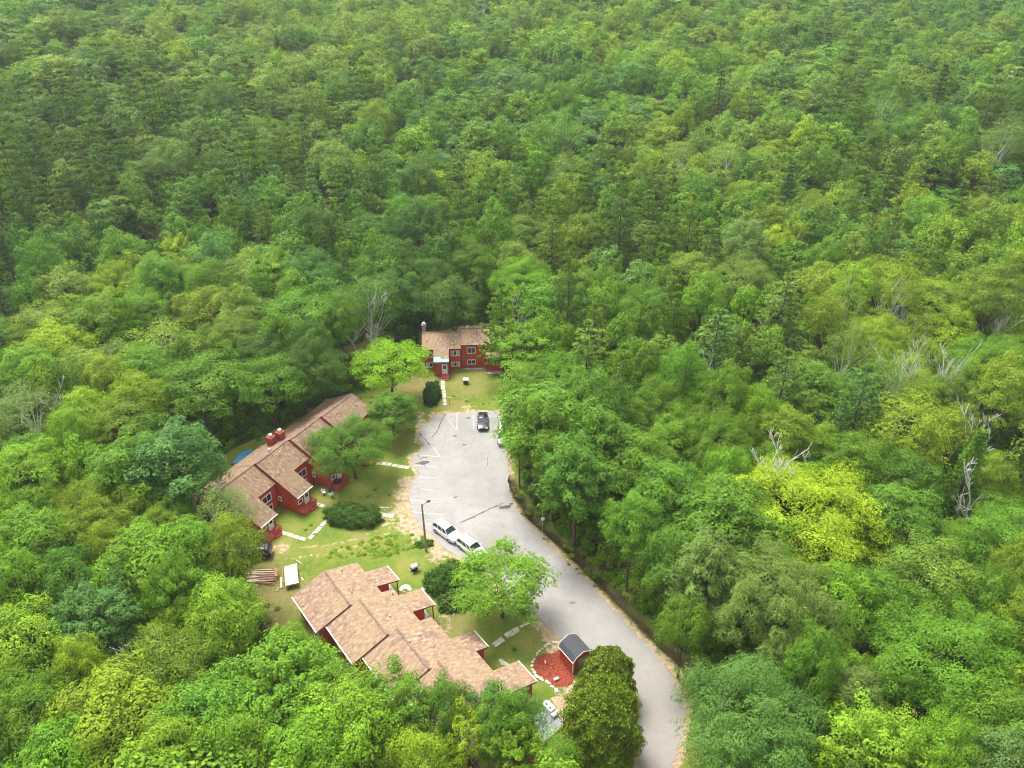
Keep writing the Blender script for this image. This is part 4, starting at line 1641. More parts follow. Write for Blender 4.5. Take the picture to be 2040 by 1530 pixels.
def limb_mb(cs, Hc, Rz, trunk_r, r, nl=16, top=.78, pale=False, n=5):
    m = MB()
    hz = Hc + Rz * top * .6
    k = 6
    pts = [(r.normal() * .08 * i, r.normal() * .08 * i, -0.4 + (hz + .4) * i / k) for i in range(k + 1)]
    pts[0] = (0, 0, -0.6)
    rad = [trunk_r * (1 - .82 * i / k) for i in range(k + 1)]
    m.tube(pts, rad, 7)
    order = r.permutation(len(cs))[:nl]
    for j in order:
        c = cs[j]
        f = np.clip((c[2] - 2.2) / hz * .8, .25, .85)
        i0 = int(f * k)
        a = Vector(pts[i0])
        b = Vector(c)
        mid = a.lerp(b, .55) + Vector((0, 0, -.25 + r.normal() * .15))
        m.tube([a, mid, b], [rad[i0] * .55, rad[i0] * .33, .03], n, cap=False)
    return m


def make_tree(kind, seed, pale=False, **kw):
    """one prototype: trunk with limbs, and crown; returned as two meshes"""
    C, Nn, L, cl, td, cs, r = crown_arrays(seed, **kw)
    cm = leaf_mesh('crown', C, Nn, L, L * r.uniform(.5, .8, len(L)), M['leaf'], cl, r=r, tdir=td)
    tm = limb_mb(cs, kw.get('Hc', 9.5), kw.get('Rz', 4.6), .22, r).mesh('trunk', M['pale_bark'] if pale else M['bark'])
    return tm, cm


def pine_arrays(seed, H=16.0, R=3.6, base=.28, whorls=13, per=6, tuft=9, layered=True, blade=(.34, .55), drop=.0, power=.75):
    r = np.random.default_rng(seed)
    br = []
    C, T, cl = [], [], []
    for w_ in range(whorls):
        f = w_ / (whorls - 1)
        z = H * (base + (1 - base) * f * .985)
        Rl = R * ((1 - f) ** power * .93 + .07)
        nb = max(3, int(per * (1.05 - .4 * f)))
        a0 = r.uniform(0, 6.28)
        for b in range(nb):
            a = a0 + b * 6.283 / nb + r.normal() * .22
            l = Rl * r.uniform(.6, 1.15)
            rise = l * (r.uniform(.02, .22) - drop)
            d = np.array([math.cos(a), math.sin(a), 0])
            p0 = np.array([0, 0, z])
            p1 = p0 + d * l + np.array([0, 0, rise])
            br.append((p0, p1))
            ns = max(3, int(l / .30))
            cv = r.random()
            for s in range(ns):
                fs = .28 + .72 * (s + r.random()) / ns
                side = (1.12 - fs) * l * .38 * r.uniform(-1, 1)
                c = p0 + (p1 - p0) * fs + np.array([-d[1], d[0], 0]) * side + np.array([0, 0, .10 * r.normal()])
                dirn = unit(d + np.array([-d[1], d[0], 0]) * side * 1.2 + np.array([0, 0, .35]))
                for q in range(tuft):
                    dv = unit(dirn + r.normal(size=3) * np.array([.8, .8, .45]) + np.array([0, 0, .25]))
                    C.append(c + dv * .17)
                    T.append(dv)
                    cl.append(cv * .6 + r.random() * .4)
    C, T, cl = np.array(C), np.array(T), np.array(cl)
    return C, T, cl, br, r, blade


def make_pine(seed, **kw):
    C, T, cl, br, r, blade = pine_arrays(seed, **kw)
    n = len(C)
    L = r.uniform(*blade, n)
    up = unit(r.normal(size=(n, 3)) * .6 + np.array([0, 0, 1.0]))
    Nn = unit(up - (up * T).sum(-1, keepdims=True) * T)
    B = np.cross(Nn, T)
    Wd = (L * r.uniform(.22, .38, n))[:, None]
    Lc = L[:, None]
    V = np.stack([C - T * Lc * .4, C + B * Wd / 2 + T * Lc * .1, C + T * Lc * .6, C - B * Wd / 2 + T * Lc * .1], 1).reshape(-1, 3)
    var = np.stack([r.random(n), r.random(n) ** 4 * .6, cl, np.ones(n)], -1)
    cm = mesh_np('crown', V, np.arange(n * 4).reshape(n, 4), M['needle'], np.repeat(var, 4, axis=0))
    H = kw.get('H', 16.0)
    m = MB()
    m.tube([(0, 0, -.6), (0.05, 0, H * .3), (-.05, .05, H * .7), (0, 0, H * .99)], [.22, .15, .08, .02], 7)
    for p0, p1 in br[::2]:
        m.tube([p0, p1], [.05, .015], 4, cap=False)
    return m.mesh('trunk', M['bark']), cm


def make_dead(seed, H=13.0, stems=2, mat='dead_wood', spread=.35, n1=6):
    r = random.Random(seed)
    m = MB()

    def grow(p, d, l, rad, depth):
        k = 4
        pts, rr = [p], [rad]
        for i in range(k):
            d = (d + Vector((r.gauss(0, .10), r.gauss(0, .10), r.gauss(0.03, .05)))).normalized()
            p = p + d * l / k
            pts.append(p)
            rr.append(max(.027, rad * (1 - (i + 1) / k * .70)))
        m.tube(pts, rr, 5 if depth < 2 else 3, cap=False)
        if depth < 3:
            nb = (n1, 4, 2)[depth]
            for b in range(nb):
                f = r.uniform(.35 if depth == 0 else .25, .97)
                i = min(k - 1, int(f * k))
                q = pts[i].lerp(pts[i + 1], f * k - i)
                a = r.uniform(0, 6.28)
                sd = Vector((math.cos(a), math.sin(a), 0))
                nd = (d * (.85) + sd * r.uniform(.35, .85) + Vector((0, 0, .35))).normalized()
                grow(q, nd, l * r.uniform(.25, .45), rr[i] * .55, depth + 1)
    for s in range(stems):
        a = r.uniform(0, 6.28)
        d = Vector((math.cos(a) * spread * r.uniform(.2, 1), math.sin(a) * spread * r.uniform(.2, 1), 1)).normalized()
        grow(Vector((math.cos(a) * .15, math.sin(a) * .15, -.5)), d, H * r.uniform(.8, 1.05), .145, 0)
    return m.mesh('trunk', M[mat])


def make_shrub(seed, rx, ry, h, n=5000, leaf=(.10, .17), flat_top=.0, mat='leaf', lump=.10):
    """a dense clipped or wild shrub: a shell of small leaves over an uneven mound"""
    r = np.random.default_rng(seed)
    d = unit(r.normal(size=(n, 3)))
    d[:, 2] = np.abs(d[:, 2])
    e = 1 + lump * np.sin(d[:, 0] * 7 + seed) * np.cos(d[:, 1] * 6) + lump * .6 * np.sin(d[:, 0] * 15) * np.sin(d[:, 2] * 13 + d[:, 1] * 11)
    k = (1.0 / (np.abs(d) ** (2 + flat_top * 4)).sum(-1) ** (1 / (2 + flat_top * 4)))
    e = e * k * r.uniform(.86, 1.03, n)
    C = d * e[:, None] * np.array([rx, ry, h])
    Nn = unit(d * np.array([1 / rx, 1 / ry, 1 / h]) * max(rx, ry, h) * .5 + np.array([0, 0, .3]) + r.normal(size=(n, 3)) * .45)
    L = r.uniform(*leaf, n)
    cl = .5 + .5 * np.sin(d[:, 0] * 9 + seed) * np.cos(d[:, 1] * 8 + d[:, 2] * 7)
    cm = leaf_mesh('foliage', C, Nn, L, L * .7, M[mat], cl, r=r)
    m = MB()
    for a in range(5):
        q = (math.cos(a * 1.256) * rx * .5, math.sin(a * 1.256) * ry * .5, h * .7)
        m.tube([(0, 0, -.2), q], [.07, .03], 5)
    return m.mesh('stem', M['bark']), cm


PROTO = {}
PROTO['round'] = [make_tree('b', 11, R=4.1, Hc=9.2, Rz=4.0, ncl=85, per=346, lobes=5), make_tree('b', 12, R=3.9, Hc=9.6, Rz=4.4, ncl=90, per=330, rc=(.65, 1.2), lobes=4),
                  make_tree('b', 13, R=4.3, Hc=9.0, Rz=3.8, ncl=75, per=379, rc=(.85, 1.5), lobes=6)]
PROTO['big'] = [make_tree('b', 15, R=6.6, Hc=9.0, Rz=4.9, ncl=190, leaf=(.12, .21), per=560, rc=(.75, 1.35), lobes=6), make_tree('b', 16, R=6.2, Hc=9.0, Rz=4.6, ncl=170, leaf=(.12, .21), per=560, rc=(.8, 1.5), lobes=5, spiky=.2)]
PROTO['tall'] = [make_tree('b', 21, R=3.2, Hc=9.5, Rz=5.2, ncl=90, per=330, rc=(.65, 1.15)), make_tree('b', 22, R=3.0, Hc=9.8, Rz=5.0, ncl=80, per=346, rc=(.65, 1.25), spiky=.25)]
PROTO['spiky'] = [make_tree('b', 31, R=3.7, Hc=9.2, Rz=4.2, ncl=80, per=330, rc=(.6, 1.1), spiky=.6, flat=.8), make_tree('b', 32, R=3.9, Hc=9.0, Rz=4.0, ncl=75, per=346, rc=(.6, 1.2), spiky=.45, flat=.7)]
PROTO['spread'] = [make_tree('b', 41, R=4.8, Hc=9.4, Rz=2.9, ncl=85, per=313, rc=(.8, 1.4), flat=.34, layered=1.1, gap=.05), make_tree('b', 42, R=4.6, Hc=9.2, Rz=3.2, ncl=80, per=313, rc=(.8, 1.5), flat=.36, layered=1.0, gap=.08)]
PROTO['sparse'] = [make_tree('b', 51, pale=True, R=3.5, Hc=9.4, Rz=4.2, ncl=80, per=123, rc=(.6, 1.1), leaf=(.13, .21), gap=.03, flat=.85), make_tree('b', 52, pale=True, R=3.3, Hc=9.6, Rz=4.5, ncl=75, per=132, rc=(.6, 1.2), leaf=(.13, .21), flat=.9)]
PROTO['pine'] = [make_pine(61, tuft=17, per=10, whorls=9), make_pine(62, tuft=17, per=10, R=4.2, whorls=8, base=.3, power=.6), make_pine(63, tuft=16, per=10, R=3.4, H=17, whorls=10)]
PROTO['spruce'] = [make_pine(71, R=2.5, H=14, base=.10, whorls=18, per=13, tuft=8, drop=.25, power=1.0, blade=(.25, .4)), make_pine(72, R=2.2, H=13, base=.08, whorls=18, per=13, tuft=8, drop=.2, power=.9, blade=(.25, .4))]
PROTO['dead'] = [(make_dead(81, 12, 3), None), (make_dead(82, 12, 2, spread=.5), None), (make_dead(83, 13, 4, spread=.25), None), (make_dead(84, 12, 1, spread=.7, n1=8), None)]
# lighter-weight crowns for the far slope
FAR = {}
FAR['round'] = [make_tree('b', 111, flat=.9, R=4.1, Hc=9.2, Rz=4.0, ncl=60, per=75, leaf=(.34, .58), lobes=5)[1], make_tree('b', 112, flat=.95, R=3.8, Hc=9.5, Rz=4.4, ncl=60, per=75, leaf=(.34, .56), rc=(.7, 1.3), lobes=4)[1]]
FAR['tall'] = [make_tree('b', 121, flat=.95, R=3.1, Hc=9.6, Rz=5.0, ncl=60, per=75, leaf=(.32, .55), rc=(.65, 1.2))[1]]
FAR['spread'] = [make_tree('b', 141, R=4.6, Hc=9.4, Rz=3.0, ncl=65, per=70, leaf=(.34, .55), rc=(.8, 1.4), flat=.4, layered=1.0)[1]]
FAR['sparse'] = [make_tree('b', 151, R=3.5, Hc=9.4, Rz=4.2, ncl=60, per=45, rc=(.6, 1.1), leaf=(.26, .42), flat=.85)[1]]
FAR['pine'] = [make_pine(161, tuft=11, per=9, whorls=8, blade=(.5, .8))[1], make_pine(162, R=4.2, whorls=7, per=9, base=.3, power=.6, tuft=12, blade=(.5, .8))[1]]
FAR['spruce'] = [make_pine(171, R=2.4, H=14, base=.1, whorls=15, per=7, tuft=5, drop=.25, power=1.0, blade=(.4, .6))[1]]
NOM = {'big': (6.6, 14.0), 'round': (4.1, 13.2), 'tall': (3.1, 14.6), 'spiky': (3.9, 13.6), 'spread': (4.8, 12.2), 'sparse': (3.5, 13.8), 'pine': (3.9, 16.2), 'spruce': (2.4, 13.6), 'dead': (3.0, 13.0)}

TINT = dict(mid=(.118, .255, .018), deep=(.095, .220, .018), dark=(.066, .160, .018), lime=(.222, .360, .020), bright=(.148, .305, .018), yellow=(.31, .44, .016), yolive=(.190, .300, .020), olive=(.150, .250, .026),
            blue=(.105, .240, .045), grey=(.140, .240, .048), pale=(.195, .315, .042), pine=(.130, .240, .040), dpine=(.080, .160, .032), rust=(.20, .13, .05), emerald=(.20, .40, .010))
TONE_WORD = dict(mid='mid green', deep='deep green', dark='dark green', lime='lime green', bright='bright green', yellow='yellow', yolive='yellowish olive', olive='olive green', blue='bluish green', grey='greyish green', pale='pale green', pine='grey green', dpine='dark green', rust='rusty', emerald='vivid green')
KIND_WORD = dict(big='wide domed tree', round='round-crowned tree', tall='tall oval tree', spiky='tree with pointed sprays', spread='spreading layered tree', sparse='thin-leaved open tree', pine='layered pine', spruce='narrow spruce', dead='dead tree with bare pale branches')
NAME = dict(big='broadleaf_tree', round='broadleaf_tree', tall='broadleaf_tree', spiky='broadleaf_tree', spread='broadleaf_tree', sparse='birch_tree', pine='pine_tree', spruce='spruce_tree', dead='dead_tree')
CAT = dict(big='broadleaf tree', round='broadleaf tree', tall='broadleaf tree', spiky='broadleaf tree', spread='broadleaf tree', sparse='birch', pine='pine', spruce='spruce', dead='dead tree')
TREES = []          # (x, y, crown radius, base z)


def add_tree(kind, x, y, R, Ht, tone, label=None, group=None, jitter=.12, rz=None, z=None, proto=None, lean=(0, 0)):
    z = gz(x, y) if z is None else z
    if kind in ('round', 'tall', 'spiky') and R > 5.6 and proto is None:
        kind = 'big'
    pr_ = PROTO[kind][proto if proto is not None else random.randrange(len(PROTO[kind]))]
    nr, nh = NOM[kind]
    o = root(NAME[kind], (x, y, z), label, CAT[kind], group, rz if rz is not None else random.uniform(0, 6.28))
    o.rotation_euler = (lean[0], lean[1], o.rotation_euler[2])
    o.scale = (R / nr, R / nr, Ht / nh)
    base = TINT[tone] if isinstance(tone, str) else tone
    j = random.uniform(1 - jitter, 1 + jitter)
    hj = random.uniform(-jitter, jitter)
    tint = (base[0] * j * (1 + hj * .8), base[1] * j, base[2] * j * (1 - hj))
    for nm, me in zip(('trunk', 'crown'), pr_):
        if me is None:
            continue
        c = bpy.data.objects.new(nm, me)
        COL.objects.link(c)
        c.parent = o
        if nm == 'crown':
            c['tint'] = tint
    return o


# trees read off the photo: pixel of the crown's centre, crown width in pixels, kind, tone, height of the crown centre
# (label only where the tree can be singled out)
FORE = [
    (45, 1290, 170, 'round', 'lime'), (195, 1240, 165, 'spiky', 'blue'), (440, 1232, 140, 'round', 'lime'), (322, 1262, 95, 'spiky', 'yolive'), (240, 1440, 230, 'round', 'lime'), (70, 1430, 170, 'spread', 'mid'),
    (330, 1345, 170, 'spread', 'olive'), (560, 1372, 220, 'spiky', 'bright'), (405, 1440, 190, 'round', 'mid'), (585, 1290, 95, 'round', 'bright'), (300, 1135, 180, 'round', 'bright'), (372, 1075, 105, 'tall', 'bright'),
    (195, 1030, 190, 'round', 'yolive'), (70, 1095, 160, 'round', 'mid'), (255, 945, 130, 'tall', 'mid'), (60, 830, 150, 'sparse', 'grey'), (165, 835, 110, 'round', 'lime'), (250, 860, 130, 'spread', 'olive'),
    (345, 925, 150, 'tall', 'blue'), (60, 960, 150, 'round', 'bright'), (465, 1092, 105, 'round', 'yolive'), (140, 1165, 120, 'round', 'deep'),
    (400, 775, 180, 'spread', 'deep'), (590, 640, 170, 'spread', 'mid'), (615, 735, 150, 'round', 'dark'), (470, 680, 150, 'round', 'olive'), (540, 770, 130, 'spread', 'deep'),
    (480, 560, 110, 'round', 'pale'), (540, 540, 100, 'spiky', 'lime'), (620, 545, 120, 'round', 'blue'), (330, 560, 120, 'round', 'pale'), (230, 570, 120, 'round', 'lime'), (130, 590, 110, 'round', 'pale'),
    (410, 620, 110, 'round', 'yolive'), (200, 650, 120, 'round', 'mid'), (90, 660, 120, 'spread', 'pale'), (290, 740, 120, 'round', 'mid'), (170, 745, 110, 'round', 'pale'), (60, 740, 110, 'round', 'bright'),
    (690, 1452, 200, 'round', 'bright'), (790, 1412, 150, 'spiky', 'mid'), (1050, 1420, 90, 'sparse', 'blue'), (1010, 1420, 100, 'tall', 'deep'), (930, 1445, 110, 'spiky', 'lime'), (835, 1500, 120, 'round', 'lime'), (1030, 1480, 110, 'spiky', 'lime'),
    (620, 1510, 170, 'round', 'bright'), (985, 1412, 110, 'spiky', 'blue'), (1110, 1510, 110, 'sparse', 'mid'), (890, 1405, 110, 'round', 'deep'), (480, 1500, 150, 'round', 'bright'), (340, 1530, 160, 'round', 'lime'), (120, 1530, 160, 'round', 'bright'),
    (1066, 872, 105, 'tall', 'mid'), (1045, 775, 110, 'sparse', 'bright'), (1062, 805, 75, 'tall', 'mid'), (1036, 842, 62, 'tall', 'bright'), (1105, 905, 80, 'tall', 'mid'), (1200, 880, 125, 'tall', 'mid'), (1280, 935, 140, 'round', 'mid'), (1085, 840, 160, 'tall', 'mid'), (1170, 700, 140, 'pine', 'pale'), (1150, 960, 130, 'tall', 'deep'), (1300, 820, 170, 'round', 'mid'), (1425, 690, 200, 'pine', 'pine'), (1330, 1000, 150, 'round', 'mid'),
    (1545, 1195, 230, 'tall', 'grey'), (1410, 1150, 120, 'tall', 'grey'), (1500, 1430, 280, 'round', 'blue'), (1650, 1200, 150, 'round', 'bright'), (1850, 1160, 190, 'spread', 'olive'), (1900, 1310, 300, 'round', 'bright'),
    (1740, 1490, 190, 'spiky', 'lime'), (1970, 730, 170, 'spiky', 'bright'), (1810, 860, 190, 'spread', 'yolive'), (1715, 795, 160, 'pine', 'blue'), (1990, 1095, 160, 'spread', 'mid'), (1780, 1050, 170, 'round', 'deep'), (1990, 1450, 160, 'round', 'mid'),
    (1430, 880, 170, 'round', 'mid'), (1560, 880, 110, 'round', 'yolive'), (1560, 760, 150, 'pine', 'pine'), (1350, 1120, 120, 'round', 'deep'), (1260, 1060, 110, 'round', 'mid'), (1120, 760, 100, 'spread', 'mid'), (1240, 750, 140, 'pine', 'mid'),
    (1700, 930, 130, 'spread', 'mid'), (1480, 560, 140, 'round', 'pale'), (1560, 620, 170, 'pine', 'grey'), (1290, 620, 130, 'round', 'mid'), (1180, 580, 120, 'round', 'mid'), (1640, 570, 110, 'round', 'yolive'), (1760, 560, 130, 'round', 'yolive'),
    (1860, 610, 130, 'spread', 'yolive'), (1740, 680, 140, 'round', 'lime'), (1800, 520, 120, 'pine', 'pine'), (1220, 350, 95, 'pine', 'mid'), (1010, 400, 80, 'pine', 'deep'), (1790, 200, 60, 'pine', 'olive'), (1570, 370, 60, 'spruce', 'dark'), (1655, 450, 80, 'pine', 'pine'), (530, 440, 80, 'pine', 'olive'), (545, 350, 70, 'pine', 'pine'), (420, 300, 70, 'pine', 'pine'), (60, 600, 60, 'spruce', 'dark'), (1100, 480, 110, 'pine', 'olive'), (1370, 1230, 100, 'round', 'mid'), (1060, 790, 110, 'spiky', 'mid'),
    (1000, 620, 120, 'pine', 'mid'), (1040, 560, 120, 'round', 'bright'), (940, 520, 120, 'round', 'deep'), (850, 560, 120, 'round', 'dark'), (780, 590, 110, 'round', 'dark'), (900, 600, 100, 'round', 'dark'), (700, 620, 100, 'sparse', 'deep'),
]
SPECIAL = [
    ((779, 725), 140, 'spread', 'emerald', 7.5, 'vivid lime green tree left of the far house, over the lawn', 10.0),
    ((700, 888), 158, 'round', 'deep', 6.0, 'low spreading green tree hiding the right end of the stepped house', 9.0),
    ((782, 822), 80, 'tall', 'deep', 4.6, 'dark green tree on the lawn between the stepped house and the far house', 7.4),
    ((1000, 1160), 168, 'round', 'bright', 5.8, 'bright green round tree over the drive beside the white cars', 8.6),
    ((1598, 1032), 315, 'big', 'yellow', 10.0, 'large bright yellow tree standing out of the green forest right of the drive', 14.8),
    ((1052, 690), 120, 'spiky', 'bright', 10.0, 'bright green tree overlapping the right end of the far house', 14.0),
    ((452, 1035), 110, 'sparse', 'grey', 7.5, 'thin grey green birch with white branches before the stepped house', 11.0),
    ((318, 690), 175, 'sparse', 'yolive', 10.5, 'umbrella shaped olive tree with pale bare limbs behind the stepped house', 13.0),
    ((735, 600), 110, 'sparse', 'deep', 11.0, 'half bare birch with white limbs behind the vivid lime green tree', 15.0),
    ((1542, 482), 75, 'round', 'yellow', 11.0, 'small golden yellow treetop in the forest above the dead trees', 13.0),
    ((345, 460), 60, 'spiky', 'yellow', 11.0, 'small yellow green treetop among dark trees on the left slope', 13.0),
]
tri = []
for (p, wpx, kind, tone, hc, lab, Ht) in SPECIAL:
    x, y = at(*p, hc)
    Z = proj(x, y, hc)[2]
    R = wpx / 2 * Z / F_PX
    add_tree(kind, x, y, R, Ht, tone, lab, jitter=.03)
    TREES.append((x, y, R))

MARKS = [((1600, 1025), 'the bright yellow tree'), ((780, 1230), 'the front row house'), ((560, 900), 'the stepped house'), ((910, 690), 'the far house'), ((1300, 1350), 'the curve of the drive'),
         ((1080, 950), 'the right edge of the car park'), ((1820, 760), 'the dead trees'), ((1220, 360), 'the lone tall pine'), ((60, 1290), 'the lower left corner'), ((1980, 1480), 'the lower right corner'),
         ((80, 700), 'the middle of the left edge'), ((1980, 420), 'the upper right edge'), ((250, 350), 'the pine stand on the left slope'), ((1190, 1440), 'the dome shaped cedar'), ((1425, 690), 'the big grey green pine')]


def forest_label(c):
    u, v, Z = proj(c['x'], c['y'], c['z'] + c['H'] * .7)
    (mu, mv), nm = min(MARKS, key=lambda m_: math.hypot(m_[0][0] - u, m_[0][1] - v))
    dx, dy = u - mu, v - mv
    w_ = ('right of' if dx > 0 else 'left of') if abs(dx) > abs(dy) else ('behind' if dy < 0 else 'in front of')
    dist = '' if math.hypot(dx, dy) < 150 else 'farther '
    size = 'broad ' if c['px'] > 165 else 'small ' if c['px'] < 78 else ''
    kw = KIND_WORD[c['kind']]
    return '%s%s %s %s%s %s' % (size, TONE_WORD[c['tone']], kw, dist, w_, nm), 'forest trees %s %s' % (w_, nm)


CAND = []      # dicts of every forest tree
for (u, v, wpx, kind, tone) in FORE:
    Ht = {'pine': 19, 'tall': 16, 'spruce': 18}.get(kind, 13.5)
    hc = Ht * .72
    x, y = at(u, v, hc)
    for _ in range(3):
        zb = gz(x, y)
        x, y = at(u, v, hc + zb)
    Z = proj(x, y, hc + zb)[2]
    R = min(max(wpx / 2 * Z / F_PX, 2.2), 7.5)
    CAND.append(dict(x=x, y=y, z=zb, R=R, H=Ht * (1 if R > 3 else .85), kind=kind, tone=tone, fixed=True))
    TREES.append((x, y, R))

# dead trees, read off the photo (base of the bare part, height shown)
DEAD = [((1797, 800), 8.5, 0, 'bare pale dead tree with forked twigs, left of the pair of leaning dead trees'), ((1845, 775), 8.5, 1, 'bare pale dead tree leaning right beside the forked dead tree'),
        ((1870, 770), 6.5, 2, 'thin bare dead tree just right of the leaning dead tree'), ((1985, 680), 8, 1, 'wide branching grey dead tree near the right edge high in the forest'), ((1960, 690), 6, 0, 'slim grey dead tree left of the wide branching one'),
        ((1520, 985), 9, 2, 'clump of bare upright grey stems left above the yellow tree'), ((1648, 945), 6, 3, 'white forked dead snag just behind the yellow tree'), ((1700, 960), 4, 3, 'short dead branch leaning out right of the yellow tree'),
        ((1935, 990), 14, 3, 'tall white dead tree leaning right near the right edge'), ((1950, 900), 8, 1, 'bare dead treetop behind the tall leaning white dead tree'), ((1890, 790), 5, 3, 'low forked white dead tree right of the thin dead tree'),
        ((1600, 690), 4, 3, 'small bare white fork above the green pines'), ((1660, 750), 4.5, 3, 'bare leaning limb between the pine and the dead trees'), ((1912, 845), 3, 1, 'dead twiggy top beside the bright green tree'),
        ((1430, 790), 6, 0, 'grey bare lower boughs under the big pine'), ((722, 662), 6.5, 1, 'white bare forked limbs behind the vivid lime tree'), ((748, 664), 3.5, 3, 'white crooked limb beside the forked limbs'),
        ((1790, 640), 5, 2, 'grey dead tops high among yellow green trees'), ((1745, 640), 4, 3, 'curved dead limb left of the grey dead tops'), ((1690, 430), 4, 1, 'small dead treetop above the golden treetop'), ((1735, 435), 3.5, 0, 'second small dead treetop right of the first above the golden one'),
        ((90, 850), 6, 1, 'pale bare branches in the grey tree at the left edge'), ((435, 1065), 6, 3, 'white forked birch limbs before the end of the stepped house'), ((310, 1330), 4.5, 3, 'bare white fork low in the left foreground canopy'),
        ((945, 65), 9, 2, 'grey bare dead crown at the top middle of the forest'), ((1030, 640), 4, 0, 'bare brown stems beside the bright tree at the far house'), ((150, 1200), 4, 0, 'grey twigs between blue green and lime trees at left')]


def dead_place(p, hb):
    """p: pixel at the foot of the bare part, which stands 7.5 m up among the crowns; hb: metres of bare wood above it"""
    x, y = at(p[0], p[1], 7.5)
    for _ in range(3):
        zb = gz(x, y)
        x, y = at(p[0], p[1], 7.5 + zb)
    return x, y, zb, 7.5 + hb


DEADPX = []
for (p, hb, k, lab) in DEAD:
    x, y, zb, H_ = dead_place(p, hb)
    for h in (9.0, 7.5 + hb * .5, 7.5 + hb * .85):
        DEADPX.append((*proj(x, y, zb + h), y))

# visible clearing in the photo: no crown may cover it
KEEP = [(838, 640), (985, 640), (985, 662), (975, 700), (968, 745), (958, 800), (984, 825), (1002, 838), (1010, 895), (1018, 985), (1035, 1000), (1100, 1070), (1195, 1165), (1300, 1268), (1365, 1325), (1392, 1390),
        (1375, 1440), (1365, 1480), (1335, 1560), (1240, 1560), (1130, 1480), (1085, 1480), (1072, 1380), (1030, 1330), (960, 1325), (835, 1338), (750, 1352), (728, 1330), (690, 1312), (650, 1272), (625, 1264), (590, 1205),
        (560, 1195), (525, 1185), (485, 1165), (490, 1130), (505, 1112), (500, 1085), (520, 1060), (500, 1000), (430, 950), (470, 905), (560, 855), (690, 785), (735, 765), (705, 700), (770, 650), (838, 655)]
# broad tone patches of the canopy, as ground areas: pixel of the canopy, size in metres, weights of kinds, tones
K0 = dict(round=.50, tall=.20, spread=.05, sparse=.06, pine=.13, spruce=.06)
T0 = ['mid', 'mid', 'bright', 'yolive', 'deep', 'mid', 'blue', 'lime', 'pale', 'grey', 'deep', 'bright']
PATCH = [
    ((190, 330), 55, dict(pine=.75, round=.25), ['pine', 'olive', 'pine', 'grey']), ((430, 300), 40, dict(pine=.5, round=.5), ['pine', 'mid', 'olive']), ((60, 500), 26, dict(round=.7, spruce=.3), ['dark', 'deep', 'mid']),
    ((280, 440), 26, dict(round=.6, pine=.4), ['dark', 'deep', 'mid', 'deep']), ((230, 560), 18, dict(round=.8, sparse=.2), ['pale', 'lime', 'yolive', 'mid']), ((470, 520), 15, dict(round=.8, tall=.2), ['pale', 'lime', 'blue', 'mid']),
    ((850, 540), 16, dict(round=.7, tall=.3), ['dark', 'deep', 'dark']), ((700, 440), 25, dict(round=.6, spruce=.4), ['deep', 'mid', 'dark', 'olive']), ((1150, 450), 25, dict(pine=.6, round=.4), ['olive', 'mid', 'pine', 'yolive']),
    ((1400, 330), 25, dict(round=.8, sparse=.2), ['pale', 'yolive', 'lime', 'mid']), ((1600, 420), 30, dict(round=.6, pine=.4), ['yolive', 'mid', 'deep', 'olive']), ((1850, 680), 26, dict(spread=.5, sparse=.3, round=.2), ['yolive', 'olive', 'lime', 'mid']),
    ((1900, 480), 28, dict(round=.8, pine=.2), ['yolive', 'mid', 'bright']), ((600, 130), 70, dict(round=.8, sparse=.2), ['yolive', 'mid', 'lime', 'pale', 'olive']), ((1000, 230), 45, dict(round=.6, tall=.4), ['mid', 'blue', 'deep', 'bright']),
    ((1250, 150), 50, dict(round=.9, sparse=.1), ['bright', 'mid', 'lime', 'yolive']), ((1850, 60), 70, dict(round=.7, tall=.3), ['blue', 'mid', 'deep', 'blue']), ((100, 60), 60, dict(round=.8, tall=.2), ['blue', 'mid', 'deep']),
    ((1200, 900), 25, dict(round=.8, tall=.2), ['mid', 'deep', 'mid', 'bright']), ((1600, 1250), 14, dict(round=.8, tall=.2), ['mid', 'grey', 'deep', 'bright']), ((150, 980), 20, dict(round=.8, tall=.2), ['bright', 'mid', 'yolive', 'lime']),
    ((300, 1350), 16, dict(round=.7, spiky=.3), ['lime', 'mid', 'bright', 'yolive', 'blue']), ((600, 700), 16, dict(round=.7, spread=.3), ['deep', 'dark', 'mid']), ((1800, 1150), 20, dict(round=.7, spread=.3), ['mid', 'yolive', 'bright', 'deep']),
    ((1350, 600), 22, dict(pine=.5, round=.5), ['mid', 'pine', 'bright', 'olive']), ((1000, 480), 22, dict(pine=.4, round=.6), ['olive', 'mid', 'deep']),
]
PW = [(at(*p, 10), s, k, t) for p, s, k, t in PATCH]


def pick(x, y):
    best, bd = None, 1.0
    for (c, s, k, t) in PW:
        d = math.hypot(x - c[0], (y - c[1]) * .8) / s * random.uniform(.8, 1.35)
        if d < bd:
            best, bd = (k, t), d
    k, t = best if best else (K0, T0)
    ks = list(k)
    kind = random.choices(ks, [k[q] for q in ks])[0]
    tone = random.choice(t)
    if kind == 'spruce':
        tone = random.choice(['dpine', 'deep', 'pine'])
    if kind == 'pine':
        tone = random.choice(['pine', 'olive', 'grey', 'mid', t[0]])
    return kind, tone


cell = {}


def near_ok(x, y, R, k=.62):
    cx, cy = int(x // 8), int(y // 8)
    for i in range(-2, 3):
        for j in range(-2, 3):
            for (a, b, q) in cell.get((cx + i, cy + j), ()):
                if math.hypot(a - x, b - y) < (R + q) * k:
                    return False
    return True


def put(x, y, R):
    cell.setdefault((int(x // 8), int(y // 8)), []).append((x, y, R))


for (x, y, R) in TREES:
    put(x, y, R * .95)
KX, KY = np.array([p[0] for p in KEEP]), np.array([p[1] for p in KEEP])


